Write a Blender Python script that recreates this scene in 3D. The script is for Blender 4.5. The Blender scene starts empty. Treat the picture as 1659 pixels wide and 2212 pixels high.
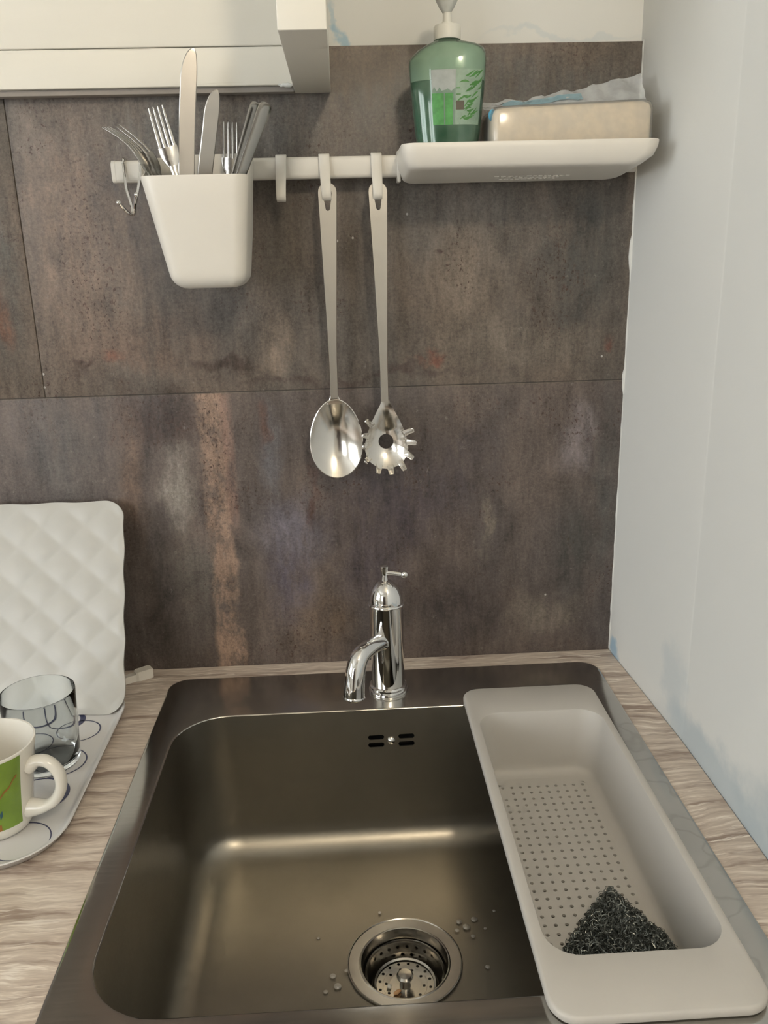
import bpy, bmesh, math, random
from mathutils import Vector, Matrix
from mathutils.geometry import tessellate_polygon
from mathutils import noise as mnoise

S = bpy.context.scene
COL = S.collection
random.seed(7)
PI = math.pi

# ------------------------------------------------------------------ camera
CAM_POS = Vector((0.2418, -1.0493, 0.5269))
PITCH, YAW, ROLL, FPX = 0.2934, 0.0416, -0.0257, 1831.2
fwd = Vector((math.sin(YAW) * math.cos(PITCH), math.cos(YAW) * math.cos(PITCH), -math.sin(PITCH)))
rgt = Vector((math.cos(YAW), -math.sin(YAW), 0))
upv = rgt.cross(fwd)
c_, s_ = math.cos(ROLL), math.sin(ROLL)
R_, U_ = c_ * rgt + s_ * upv, -s_ * rgt + c_ * upv
cd = bpy.data.cameras.new('camera')
cd.sensor_width = 36.0
cd.lens = FPX / 2212 * 36.0
cd.clip_start = 0.02
cam = bpy.data.objects.new('camera', cd)
COL.objects.link(cam)
cam.matrix_world = Matrix((
    (R_.x, U_.x, -fwd.x, CAM_POS.x), (R_.y, U_.y, -fwd.y, CAM_POS.y),
    (R_.z, U_.z, -fwd.z, CAM_POS.z), (0, 0, 0, 1)))
S.camera = cam

# ------------------------------------------------------------------ world, light, exposure
wd = bpy.data.worlds.new('world'); S.world = wd; wd.use_nodes = True
bg = wd.node_tree.nodes['Background']
bg.inputs[0].default_value = (0.95, 0.98, 1.0, 1)
bg.inputs[1].default_value = 6.6
S.view_settings.view_transform = 'Standard'
S.view_settings.look = 'None'
S.view_settings.gamma = 1.0
S.view_settings.use_curve_mapping = False
S.view_settings.exposure = 0.05
cy = S.cycles; cy.max_bounces = 7; cy.diffuse_bounces = 3; cy.glossy_bounces = 4; cy.transmission_bounces = 7; cy.transparent_max_bounces = 10
cy.use_adaptive_sampling = True; cy.adaptive_threshold = 0.08; cy.adaptive_min_samples = 16
LAMP_POS = Vector((0.50, -1.40, 1.22))
LAMP_W = 14.0
# daylight enters through window_1 (rear wall) and window_2 (left wall); portals only guide the sky sampling
for loc, rotp, sx, sy in (((-1.45, -2.86, 0.80), (PI / 2, 0, 0), 0.9, 1.35), ((-2.26, -1.55, 0.80), (PI / 2, 0, -PI / 2), 1.5, 1.35)):
    pl = bpy.data.lights.new('window_portal', 'AREA'); pl.shape = 'RECTANGLE'; pl.size = sx; pl.size_y = sy
    pl.cycles.is_portal = True
    po = bpy.data.objects.new('window_portal', pl); COL.objects.link(po)
    po.location = loc; po.rotation_euler = rotp

# ------------------------------------------------------------------ helpers
def tag(o, label=None, cat=None, group=None, kind=None):
    if label: o['label'] = label
    if cat: o['category'] = cat
    if group: o['group'] = group
    if kind: o['kind'] = kind
    return o

def thing(name, label, cat, loc=(0, 0, 0), group=None):
    o = bpy.data.objects.new(name, None); COL.objects.link(o)
    o.empty_display_size = 0.02
    o.location = loc
    return tag(o, label, cat, group)

def mk(name, verts, faces, mat=None, parent=None, smooth=True, angle=35, recalc=True):
    """verts are world coordinates; the object is given an origin at the parent's."""
    off = Vector(parent_origin(parent))
    me = bpy.data.meshes.new(name)
    me.from_pydata([tuple(Vector(v) - off) for v in verts], [], faces)
    if recalc:
        bm = bmesh.new(); bm.from_mesh(me)
        bmesh.ops.remove_doubles(bm, verts=bm.verts, dist=1e-6)
        bmesh.ops.recalc_face_normals(bm, faces=bm.faces)
        bm.to_mesh(me); bm.free()
    if smooth:
        me.shade_smooth()
        me.set_sharp_from_angle(angle=math.radians(angle))
    o = bpy.data.objects.new(name, me); COL.objects.link(o)
    if mat: me.materials.append(mat)
    if parent: o.parent = parent
    return o

def parent_origin(p):
    v = Vector((0, 0, 0))
    while p:
        v += p.location; p = p.parent
    return v

class MB:
    def __init__(s): s.v = []; s.f = []
    def add(s, vs, fs):
        b = len(s.v); s.v += [tuple(v) for v in vs]; s.f += [tuple(i + b for i in f) for f in fs]
        return s
    def loft(s, loops, cap0=False, cap1=False, closed=True):
        n = len(loops[0]); vs = [p for l in loops for p in l]; fs = []
        for i in range(len(loops) - 1):
            for j in range(n if closed else n - 1):
                k = (j + 1) % n
                fs.append((i * n + j, i * n + k, (i + 1) * n + k, (i + 1) * n + j))
        if cap0: fs.append(tuple(range(n - 1, -1, -1)))
        if cap1: fs.append(tuple((len(loops) - 1) * n + j for j in range(n)))
        return s.add(vs, fs)
    def lathe(s, prof, c=(0, 0, 0), n=48, axis=None, cap0=False, cap1=False):
        c = Vector(c)
        if axis is None: ez, ex = Vector((0, 0, 1)), Vector((1, 0, 0))
        else:
            ez = Vector(axis).normalized()
            ex = ez.orthogonal().normalized()
        ey = ez.cross(ex)
        loops = [[c + ex * r * math.cos(2 * PI * k / n) + ey * r * math.sin(2 * PI * k / n) + ez * z
                  for k in range(n)] for r, z in prof]
        return s.loft(loops, cap0, cap1)
    def tube(s, pts, rad, n=12, caps=True):
        pts = [Vector(p) for p in pts]
        if not hasattr(rad, '__len__'): rad = [rad] * len(pts)
        loops = []; nrm = None
        for i, p in enumerate(pts):
            t = (pts[min(i + 1, len(pts) - 1)] - pts[max(i - 1, 0)]).normalized()
            if nrm is None: nrm = t.orthogonal().normalized()
            nrm = (nrm - t * nrm.dot(t)).normalized()
            b = t.cross(nrm)
            loops.append([p + rad[i] * (nrm * math.cos(2 * PI * k / n) + b * math.sin(2 * PI * k / n)) for k in range(n)])
        return s.loft(loops, caps, caps)
    def box(s, lo, hi, bev=0.0):
        x0, y0, z0 = lo; x1, y1, z1 = hi
        if bev <= 0:
            vs = [(x0, y0, z0), (x1, y0, z0), (x1, y1, z0), (x0, y1, z0), (x0, y0, z1), (x1, y0, z1), (x1, y1, z1), (x0, y1, z1)]
            return s.add(vs, [(0, 3, 2, 1), (4, 5, 6, 7), (0, 1, 5, 4), (1, 2, 6, 5), (2, 3, 7, 6), (3, 0, 4, 7)])
        bm = bmesh.new()
        bmesh.ops.create_cube(bm, size=1)
        for v in bm.verts:
            v.co = Vector(((x0 + x1) / 2 + v.co.x * (x1 - x0), (y0 + y1) / 2 + v.co.y * (y1 - y0), (z0 + z1) / 2 + v.co.z * (z1 - z0)))
        bmesh.ops.bevel(bm, geom=bm.edges[:], offset=bev, segments=3, profile=0.5, affect='EDGES')
        vs = [v.co.copy() for v in bm.verts]; fs = [tuple(v.index for v in f.verts) for f in bm.faces]
        bm.free()
        return s.add(vs, fs)
    def sphere(s, c, r, n=16, m=10, sz=None):
        sz = sz or r
        prof = [(max(1e-5, r * math.sin(PI * i / m)), -sz * math.cos(PI * i / m)) for i in range(m + 1)]
        return s.lathe(prof, c, n)
    def ribbon(s, pts, hw, nrm, th, caps=True):
        """strip along pts; hw half-width per point, nrm face normal, th thickness (per point or const)"""
        pts = [Vector(p) for p in pts]; nrm = Vector(nrm).normalized()
        if not hasattr(hw, '__len__'): hw = [hw] * len(pts)
        if not hasattr(th, '__len__'): th = [th] * len(pts)
        loops = []
        for i, p in enumerate(pts):
            t = (pts[min(i + 1, len(pts) - 1)] - pts[max(i - 1, 0)]).normalized()
            side = t.cross(nrm).normalized(); nn = side.cross(t).normalized()
            h = th[i] / 2; w = hw[i]; e = min(h, w * 0.5)
            prof = [(-w, -h * .3), (-w + e, -h), (w - e, -h), (w, -h * .3), (w, h * .3), (w - e, h), (-w + e, h), (-w, h * .3)]
            loops.append([p + side * a + nn * b for a, b in prof])
        return s.loft(loops, caps, caps)
    def build(s, name, mat, parent=None, **k): return mk(name, s.v, s.f, mat, parent, **k)

def rrect(x0, x1, y0, y1, r, z, k=6):
    """rounded rectangle loop, ccw from the +x +y corner"""
    r = min(r, (x1 - x0) / 2 - 1e-6, (y1 - y0) / 2 - 1e-6)
    out = []
    for cx, cy, a0 in ((x1 - r, y1 - r, 0), (x0 + r, y1 - r, PI / 2), (x0 + r, y0 + r, PI), (x1 - r, y0 + r, 1.5 * PI)):
        for i in range(k):
            a = a0 + (PI / 2) * i / (k - 1)
            out.append(Vector((cx + r * math.cos(a), cy + r * math.sin(a), z)))
    return out

def smooth_pts(ctrl, n=8):
    """Catmull-Rom through the control points"""
    P = [Vector(c) for c in ctrl]; P = [2 * P[0] - P[1]] + P + [2 * P[-1] - P[-2]]
    out = []
    for i in range(1, len(P) - 2):
        for j in range(n):
            t = j / n; a, b, c, d = P[i - 1:i + 3]
            out.append(0.5 * ((2 * b) + (c - a) * t + (2 * a - 5 * b + 4 * c - d) * t * t + (3 * b - a - 3 * c + d) * t ** 3))
    out.append(P[-2])
    return out

# ------------------------------------------------------------------ materials
def sock(node, idx): return node.inputs[idx]
class NT:
    def __init__(s, name):
        s.m = bpy.data.materials.new(name); s.m.use_nodes = True
        s.t = s.m.node_tree; s.n = s.t.nodes; s.b = s.n['Principled BSDF']; s.out = s.n['Material Output']
        s._pos = None
    def set(s, i, v):
        if isinstance(v, bpy.types.NodeSocket): s.t.links.new(v, i)
        elif v is not None:
            if hasattr(v, '__len__') and len(v) == 3 and len(i.default_value) == 4: v = tuple(v) + (1,)
            i.default_value = v
    def node(s, typ, ins=None, **props):
        nd = s.n.new(typ)
        for k, v in props.items(): setattr(nd, k, v)
        for k, v in (ins or {}).items(): s.set(nd.inputs[k], v)
        return nd
    @property
    def pos(s):
        if s._pos is None: s._pos = s.node('ShaderNodeTexCoord').outputs['Object']
        return s._pos
    def math(s, op, a, b=None, c=None, clamp=False):
        nd = s.node('ShaderNodeMath', operation=op, use_clamp=clamp)
        for i, v in enumerate((a, b, c)):
            if v is not None: s.set(nd.inputs[i], v)
        return nd.outputs[0]
    def vmath(s, op, a, b=None):
        nd = s.node('ShaderNodeVectorMath', operation=op)
        s.set(nd.inputs[0], a)
        if b is not None: s.set(nd.inputs[1], b)
        return nd.outputs['Value'] if op in ('LENGTH', 'DOT_PRODUCT', 'DISTANCE') else nd.outputs[0]
    def noise(s, vec, scale, detail=4, rough=0.55, out='Fac', stretch=None, dist=0):
        if stretch: vec = s.vmath('MULTIPLY', vec, stretch)
        nd = s.node('ShaderNodeTexNoise', {'Vector': vec, 'Scale': scale, 'Detail': detail, 'Roughness': rough, 'Distortion': dist})
        return nd.outputs[out]
    def mr(s, v, a, b, c=0.0, d=1.0, smooth=True):
        nd = s.node('ShaderNodeMapRange', {'Value': v, 'From Min': a, 'From Max': b, 'To Min': c, 'To Max': d})
        if smooth: nd.interpolation_type = 'SMOOTHSTEP'
        return nd.outputs[0]
    def mix(s, f, a, b, mode='MIX'):
        nd = s.node('ShaderNodeMix', data_type='RGBA', blend_type=mode)
        s.set(nd.inputs[0], f); s.set(nd.inputs[6], a); s.set(nd.inputs[7], b)
        return nd.outputs[2]
    def bump(s, h, strength=0.2, dist=0.001):
        s.set(s.b.inputs['Normal'], s.node('ShaderNodeBump', {'Height': h, 'Strength': strength, 'Distance': dist}).outputs[0])
    def bs(s, **k):
        for a, v in k.items():
            s.set(s.b.inputs[{'col': 'Base Color', 'rough': 'Roughness', 'metal': 'Metallic', 'spec': 'Specular IOR Level',
                              'trans': 'Transmission Weight', 'ior': 'IOR', 'coat': 'Coat Weight', 'sss': 'Subsurface Weight',
                              'aniso': 'Anisotropic', 'emis': 'Emission Color', 'emstr': 'Emission Strength'}[a]], v)
        return s

M = {}
def simple(name, col, rough=0.5, metal=0.0, spec=0.5, var=0.04, scale=30, **k):
    t = NT(name)
    nz = t.noise(t.pos, scale, 3)
    dk = tuple(c * (1 - var * 2) for c in col); lt = tuple(min(1, c * (1 + var)) for c in col)
    t.bs(col=t.mix(nz, dk, lt), rough=t.mr(nz, 0.2, 0.8, rough * 0.9, rough * 1.1), metal=metal, spec=spec, **k)
    M[name] = t.m
    return t

simple('white_plastic', (0.76, 0.73, 0.66), 0.38, var=0.015)
simple('hook_plastic', (0.74, 0.71, 0.64), 0.42, var=0.015)
simple('colander_plastic', (0.52, 0.50, 0.46), 0.5, var=0.02)
simple('chrome', (0.80, 0.80, 0.79), 0.045, 1.0, var=0.01)
simple('cutlery_steel', (0.50, 0.49, 0.46), 0.2, 1.0, var=0.05)
simple('dark_cutlery_steel', (0.36, 0.35, 0.33), 0.24, 1.0, var=0.05)
simple('blade_steel', (0.50, 0.48, 0.45), 0.34, 1.0, var=0.05)
simple('utensil_steel', (0.76, 0.735, 0.69), 0.17, 1.0, var=0.04, scale=60)
simple('drain_steel', (0.52, 0.50, 0.46), 0.2, 1.0, var=0.06)
simple('dark_hole', (0.012, 0.011, 0.01), 0.7, var=0.1)
simple('mug_white', (0.80, 0.775, 0.70), 0.2, var=0.01, coat=0.3)
simple('mug_green', (0.20, 0.33, 0.035), 0.25, var=0.15, scale=40, coat=0.3)
simple('mug_orange', (0.36, 0.16, 0.03), 0.3, var=0.2)
simple('mug_blue', (0.03, 0.10, 0.13), 0.3)
simple('print_blue', (0.055, 0.06, 0.13), 0.35, var=0.2)
simple('tray_white', (0.66, 0.65, 0.635), 0.35, var=0.02, coat=0.15)
simple('bottle_collar', (0.78, 0.77, 0.70), 0.35, var=0.01)
simple('label_grey', (0.42, 0.46, 0.44), 0.35, var=0.12, scale=120)
simple('label_mint', (0.30, 0.42, 0.32), 0.35, var=0.2, scale=140)
simple('label_green', (0.10, 0.36, 0.10), 0.35, var=0.3, scale=160)
simple('leaf_green', (0.08, 0.27, 0.06), 0.4, var=0.35, scale=200)
simple('label_brown', (0.10, 0.085, 0.06), 0.5)
simple('liquid_green', (0.020, 0.105, 0.055), 0.12, var=0.1, coat=0.3)
simple('pack_cream', (0.88, 0.76, 0.58), 0.55, var=0.012, scale=20)
simple('wrap_blue', (0.12, 0.42, 0.62), 0.4)
simple('scrap_orange', (0.70, 0.42, 0.22), 0.6)
simple('scrap_white', (0.75, 0.75, 0.70), 0.5)
simple('room_grey', (0.33, 0.30, 0.27), 0.8, var=0.05, scale=4)
simple('room_light', (0.66, 0.64, 0.59), 0.8, var=0.02, scale=4)
simple('added_door_brown', (0.07, 0.05, 0.04), 0.45, var=0.2, scale=6)
simple('floor_wood', (0.22, 0.15, 0.10), 0.5, var=0.15, scale=8)
simple('joint_grey', (0.15, 0.135, 0.12), 0.8, var=0.1)
simple('caulk_white', (0.72, 0.73, 0.70), 0.6, var=0.03)

def glassy(name, tint, rough, transp, gloss=0.08, diffuse=None):
    """thin clear plastic: part transparent, part gloss, part diffuse film"""
    t = NT(name); t.n.remove(t.b)
    nz = t.noise(t.pos, 60, 3)
    tr = t.node('ShaderNodeBsdfTransparent', {'Color': tint})
    df = t.node('ShaderNodeBsdfDiffuse', {'Color': diffuse or tint})
    gl = t.node('ShaderNodeBsdfGlossy', {'Color': (0.9, 0.9, 0.9), 'Roughness': rough})
    m1 = t.node('ShaderNodeMixShader', {0: t.mr(nz, 0.3, 0.7, transp - 0.06, min(1, transp + 0.06)), 1: df.outputs[0], 2: tr.outputs[0]})
    fr = t.node('ShaderNodeFresnel', {'IOR': 1.45})
    fac = t.math('ADD', t.math('MULTIPLY', fr.outputs[0], 0.8), gloss, clamp=True)
    m2 = t.node('ShaderNodeMixShader', {0: fac, 1: m1.outputs[0], 2: gl.outputs[0]})
    t.t.links.new(m2.outputs[0], t.out.inputs['Surface'])
    M[name] = t.m
glassy('bottle_plastic', (0.82, 0.94, 0.86), 0.08, 0.88, 0.02, (0.45, 0.66, 0.50))
glassy('plastic_wrap', (0.96, 0.97, 0.98), 0.16, 0.84, 0.02, (0.62, 0.66, 0.68))
glassy('clear_pump', (0.95, 0.96, 0.93), 0.15, 0.4, 0.04, (0.78, 0.80, 0.76))
glassy('water', (0.97, 0.97, 0.96), 0.04, 0.72, 0.10, (0.8, 0.78, 0.74))

t = NT('clear_glass'); nz = t.noise(t.pos, 20, 2)
t.bs(col=(0.95, 0.98, 0.97), rough=0.0, trans=1.0, ior=1.38); M['clear_glass'] = t.m

# painted plaster, old blue paint in patches, bluish shade painted low on the right wall
t = NT('plaster')
n1 = t.noise(t.pos, 3, 3); n2 = t.noise(t.pos, 60, 4)
col = t.mix(n1, (0.755, 0.765, 0.735), (0.82, 0.82, 0.785))
dp = t.vmath('ADD', t.pos, t.vmath('MULTIPLY', t.vmath('SUBTRACT', t.noise(t.pos, 22, 4, out='Color'), (0.5, 0.5, 0.5)), (0.07, 0.07, 0.07)))
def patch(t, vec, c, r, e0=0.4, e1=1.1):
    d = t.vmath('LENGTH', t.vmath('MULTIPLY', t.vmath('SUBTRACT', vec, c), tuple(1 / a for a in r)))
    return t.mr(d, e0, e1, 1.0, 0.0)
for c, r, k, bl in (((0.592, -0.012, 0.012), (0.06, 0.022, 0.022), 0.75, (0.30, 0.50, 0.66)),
                    ((0.603, -0.30, 0.005), (0.06, 0.16, 0.045), 0.55, (0.36, 0.46, 0.52)),  # from here three low patches: painted bluish shade mixed with thin old paint
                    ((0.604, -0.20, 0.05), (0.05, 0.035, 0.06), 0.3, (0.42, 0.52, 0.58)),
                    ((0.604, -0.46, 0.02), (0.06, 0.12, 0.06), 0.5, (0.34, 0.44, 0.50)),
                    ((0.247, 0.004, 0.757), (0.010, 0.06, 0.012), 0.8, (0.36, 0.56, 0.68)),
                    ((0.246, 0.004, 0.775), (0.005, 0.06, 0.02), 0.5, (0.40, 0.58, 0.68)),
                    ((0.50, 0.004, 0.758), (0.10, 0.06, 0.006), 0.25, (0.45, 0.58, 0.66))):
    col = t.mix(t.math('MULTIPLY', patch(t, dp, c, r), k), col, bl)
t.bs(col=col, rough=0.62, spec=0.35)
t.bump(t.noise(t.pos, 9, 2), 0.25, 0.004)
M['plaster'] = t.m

# white painted wood of the wall shelf
t = NT('white_painted_wood')
n1 = t.noise(t.pos, 12, 3, stretch=(0.3, 1, 2)); n2 = t.noise(t.pos, 160, 2)
col = t.mix(n1, (0.78, 0.755, 0.67), (0.84, 0.815, 0.735))
chip = t.math('MULTIPLY', patch(t, dp if False else t.pos, (0.1575, -0.022, 0.765), (0.004, 0.02, 0.0018), 0.7, 1.0), 0.9)
col = t.mix(chip, col, (0.10, 0.08, 0.06))
yel = t.math('MULTIPLY', patch(t, t.pos, (0.193, -0.02, 0.728), (0.012, 0.05, 0.03), 0.2, 1.1), t.mr(t.noise(t.pos, 40, 3), 0.4, 0.65))
col = t.mix(t.math('MULTIPLY', yel, 0.6), col, (0.62, 0.46, 0.26))
mark = t.math('MULTIPLY', patch(t, t.pos, (0.217, -0.215, 0.703), (0.006, 0.004, 0.01), 0.5, 1.0), 0.6)
col = t.mix(mark, col, (0.2, 0.19, 0.17))
sc = t.math('MULTIPLY', t.mr(t.noise(t.pos, 26, 4, stretch=(0.25, 1, 6)), 0.66, 0.72), 0.35)
col = t.mix(sc, col, (0.45, 0.40, 0.32))
t.bs(col=col, rough=0.42); t.bump(n1, 0.15, 0.002)
M['white_painted_wood'] = t.m

# embossed white tray
t = NT('embossed_tray')
t.bs(col=t.mix(t.noise(t.pos, 20, 2), (0.52, 0.52, 0.49), (0.57, 0.565, 0.535)), rough=0.33)
M['embossed_tray'] = t.m

# rust patina tile
t = NT('rust_tile')
P = t.pos
dist = t.vmath('MULTIPLY', t.vmath('SUBTRACT', t.noise(P, 14, 5, 0.6, out='Color'), (0.5, 0.5, 0.5)), (0.07, 0.0, 0.11))
D = t.vmath('ADD', P, dist)
big = t.noise(P, 7, 4, 0.6, stretch=(1.3, 1, 0.5))
sep = t.node('ShaderNodeSeparateXYZ', {0: P}).outputs
col = t.mix(t.mr(big, 0.35, 0.65), (0.118, 0.102, 0.088), (0.150, 0.118, 0.094))
low = t.mr(sep[2], 0.368, 0.372, 1, 0)
col = t.mix(t.math('MULTIPLY', low, 0.75), col, t.mix(t.mr(big, 0.35, 0.65), (0.092, 0.076, 0.073), (0.125, 0.097, 0.084)))
patches = [  # x, z, rx, rz, colour, strength
 (0.376, 0.58, 0.14, 0.10, (0.150, 0.135, 0.120), 0.6), (0.05, 0.66, 0.24, 0.06, (0.135, 0.128, 0.118), 0.7),
 (0.40, 0.70, 0.25, 0.04, (0.125, 0.120, 0.112), 0.7),
 (-0.061, 0.55, 0.085, 0.19, (0.200, 0.145, 0.110), 0.75), (-0.16, 0.52, 0.03, 0.12, (0.13, 0.125, 0.115), 0.6),
 (-0.158, 0.47, 0.012, 0.05, (0.19, 0.09, 0.055), 0.5),
 (0.532, 0.52, 0.055, 0.12, (0.078, 0.074, 0.067), 0.75), (0.3875, 0.48, 0.05, 0.11, (0.205, 0.165, 0.130), 0.65),
 (0.46, 0.42, 0.12, 0.035, (0.185, 0.155, 0.125), 0.6), (0.157, 0.44, 0.03, 0.06, (0.24, 0.185, 0.140), 0.7),
 (0.118, 0.46, 0.07, 0.05, (0.105, 0.092, 0.082), 0.6),
 (0.0, 0.43, 0.10, 0.05, (0.185, 0.130, 0.100), 0.5), (0.098, 0.403, 0.045, 0.012, (0.050, 0.032, 0.026), 0.75),
 (-0.074, 0.409, 0.016, 0.008, (0.045, 0.026, 0.020), 0.9), (-0.0345, 0.413, 0.014, 0.014, (0.18, 0.090, 0.062), 0.6),
 (0.356, 0.404, 0.016, 0.009, (0.19, 0.085, 0.06), 0.6), (0.335, 0.393, 0.014, 0.007, (0.17, 0.09, 0.065), 0.45),
 (0.572, 0.412, 0.008, 0.013, (0.16, 0.075, 0.055), 0.6), (0.25, 0.383, 0.20, 0.008, (0.075, 0.055, 0.048), 0.6),
 (0.36, 0.535, 0.006, 0.006, (0.07, 0.045, 0.04), 0.8), (0.42, 0.55, 0.005, 0.006, (0.08, 0.055, 0.05), 0.8),
 (0.0084, 0.335, 0.06, 0.045, (0.055, 0.036, 0.030), 0.6), (0.025, 0.248, 0.020, 0.060, (0.300, 0.270, 0.235), 0.65),
 (0.035, 0.13, 0.05, 0.07, (0.150, 0.135, 0.118), 0.5), (-0.01, 0.10, 0.03, 0.14, (0.060, 0.050, 0.045), 0.7),
 (-0.03, 0.28, 0.02, 0.10, (0.17, 0.115, 0.085), 0.6), (-0.11, 0.30, 0.05, 0.08, (0.115, 0.105, 0.098), 0.5),
 (0.171, 0.187, 0.055, 0.06, (0.160, 0.145, 0.165), 0.75), (0.155, 0.116, 0.035, 0.06, (0.115, 0.100, 0.120), 0.7),
 (0.142, 0.29, 0.018, 0.06, (0.140, 0.135, 0.145), 0.5), (0.1976, 0.24, 0.006, 0.045, (0.115, 0.060, 0.045), 0.6),
 (0.135, 0.325, 0.010, 0.022, (0.13, 0.065, 0.045), 0.5),
 (0.21, 0.05, 0.05, 0.05, (0.165, 0.115, 0.080), 0.55),
 (0.30, 0.21, 0.11, 0.09, (0.070, 0.056, 0.061), 0.75), (0.376, 0.27, 0.07, 0.06, (0.085, 0.070, 0.072), 0.6),
 (0.37, 0.07, 0.09, 0.07, (0.065, 0.052, 0.050), 0.7), (0.27, 0.13, 0.05, 0.05, (0.088, 0.072, 0.078), 0.6),
 (0.419, 0.185, 0.009, 0.055, (0.185, 0.155, 0.125), 0.6), (0.496, 0.055, 0.05, 0.035, (0.175, 0.148, 0.122), 0.7),
 (0.531, 0.29, 0.024, 0.055, (0.185, 0.160, 0.160), 0.7), (0.536, 0.15, 0.030, 0.09, (0.066, 0.061, 0.055), 0.8),
 (0.575, 0.22, 0.02, 0.16, (0.095, 0.090, 0.084), 0.6),
]
sub = t.math('ADD', t.math('MULTIPLY', t.noise(P, 38, 7, 0.78, stretch=(1, 1, 0.45)), 0.65), t.math('MULTIPLY', t.noise(P, 75, 6, 0.75, stretch=(1, 1, 0.14)), 0.35))
for x, z, rx, rz, c, k in patches:
    f = patch(t, D, (x, 0, z), (rx, 10, rz), 0.2, 1.25)
    f = t.math('MULTIPLY', f, t.mr(sub, 0.40, 0.56, min(1, k * 1.4) * 0.35, min(1, k * 1.5)))
    col = t.mix(f, col, c)
# the warm stripe on the lower tile
dx = t.math('ABSOLUTE', t.math('SUBTRACT', sep[0], t.math('ADD', 0.0745, t.math('MULTIPLY', t.math('SUBTRACT', t.noise(P, 18, 4, 0.7), 0.5), 0.030))))
st = t.math('MULTIPLY', t.mr(dx, 0.012, 0.022, 1, 0), low)
st = t.math('MULTIPLY', st, t.mr(t.noise(P, 30, 8, 0.8, stretch=(1, 1, 0.6)), 0.40, 0.58, 0.12, 0.95))
col = t.mix(st, col, (0.320, 0.218, 0.160))
dx2 = t.math('ABSOLUTE', t.math('SUBTRACT', sep[0], 0.0925))
col = t.mix(t.math('MULTIPLY', t.math('MULTIPLY', t.mr(dx2, 0.004, 0.010, 1, 0), t.mr(sep[2], 0.17, 0.25, 0, 1)), t.math('MULTIPLY', low, t.mr(sub, 0.40, 0.55, 0.15, 0.7))), col, (0.29, 0.180, 0.142))
# rust speckles, dense in some places
spz = t.noise(P, 240, 4, 0.65, stretch=(1, 1, 0.8))
spm = t.math('MAXIMUM', t.mr(t.noise(P, 11, 3), 0.50, 0.66), t.math('MAXIMUM',
      patch(t, D, (0.072, 0, 0.31), (0.035, 10, 0.10)), t.math('MAXIMUM', patch(t, D, (0.0, 0, 0.335), (0.07, 10, 0.05)),
      patch(t, D, (-0.05, 0, 0.53), (0.05, 10, 0.16)))))
col = t.mix(t.math('MULTIPLY', t.math('MULTIPLY', t.mr(spz, 0.565, 0.62), spm), 0.85), col, (0.052, 0.026, 0.018))
spz2 = t.noise(P, 85, 6, 0.75, stretch=(1, 1, 0.65))
col = t.mix(t.math('MULTIPLY', t.math('MULTIPLY', t.mr(spz2, 0.58, 0.66), spm), 0.7), col, (0.075, 0.036, 0.025))
# vertical wear, grain and pale scratches
ver = t.noise(P, 70, 7, 0.78, stretch=(1, 1, 0.13))
fin = t.noise(P, 260, 5, 0.8)
blo = t.noise(P, 26, 6, 0.68, stretch=(1, 1, 0.55), dist=0.6)
mod = t.math('ADD', t.math('ADD', t.mr(ver, 0.35, 0.65, 0.78, 1.22, False), t.mr(fin, 0.35, 0.65, -0.30, 0.30, False)), t.mr(blo, 0.3, 0.7, -0.34, 0.36, False))
col = t.vmath('MULTIPLY', col, t.node('ShaderNodeCombineXYZ', {0: mod, 1: mod, 2: mod}).outputs[0])
wsp = t.math('MULTIPLY', t.mr(t.noise(P, 110, 6, 0.8, stretch=(1, 1, 0.7)), 0.58, 0.70), 0.42)
col = t.mix(wsp, col, (0.34, 0.31, 0.28))
scr = t.math('MULTIPLY', t.math('MULTIPLY', t.mr(t.math('ABSOLUTE', t.math('SUBTRACT', t.noise(P, 17, 3, 0.6, dist=2.5), 0.5)), 0.0, 0.006, 1, 0), t.mr(t.noise(P, 9, 2), 0.5, 0.62)), 0.22)
col = t.mix(scr, col, (0.30, 0.27, 0.245))
for x, z in ((0.2385, 0.545), (0.257, 0.548), (0.561, 0.401), (0.3215, 0.573), (0.50, 0.085), (-0.1235, 0.384), (-0.1225, 0.40)):
    col = t.mix(patch(t, P, (x, 0, z), (0.0016, 10, 0.0018), 0.6, 1.0), col, (0.5, 0.48, 0.45))
t.bs(col=col, rough=t.mr(ver, 0.3, 0.7, 0.36, 0.52), spec=0.45)
M['rust_tile'] = t.m

# whitewashed wood worktop, grain along x
t = NT('worktop_wood')
P = t.pos
w0 = t.vmath('ADD', P, t.vmath('MULTIPLY', t.vmath('SUBTRACT', t.noise(P, 9, 3, out='Color'), (0.5, 0.5, 0.5)), (0.0, 0.035, 0.0)))
g1 = t.noise(w0, 60, 5, 0.68, stretch=(0.10, 1, 1)); g2 = t.noise(w0, 190, 4, 0.7, stretch=(0.09, 1, 1)); g3 = t.noise(P, 5, 3, 0.5, stretch=(0.5, 1.3, 1))
col = t.mix(t.mr(g1, 0.36, 0.53), (0.31, 0.235, 0.19), (0.79, 0.70, 0.595))
col = t.mix(t.math('MULTIPLY', t.mr(g2, 0.38, 0.62), 0.6), t.mix(0.55, col, (0.34, 0.26, 0.21)), col)
col = t.mix(t.math('MULTIPLY', t.mr(g2, 0.53, 0.66), t.mr(g3, 0.40, 0.62)), col, (0.86, 0.79, 0.70))
t.bs(col=col, rough=0.45)
M['worktop_wood'] = t.m

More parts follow.
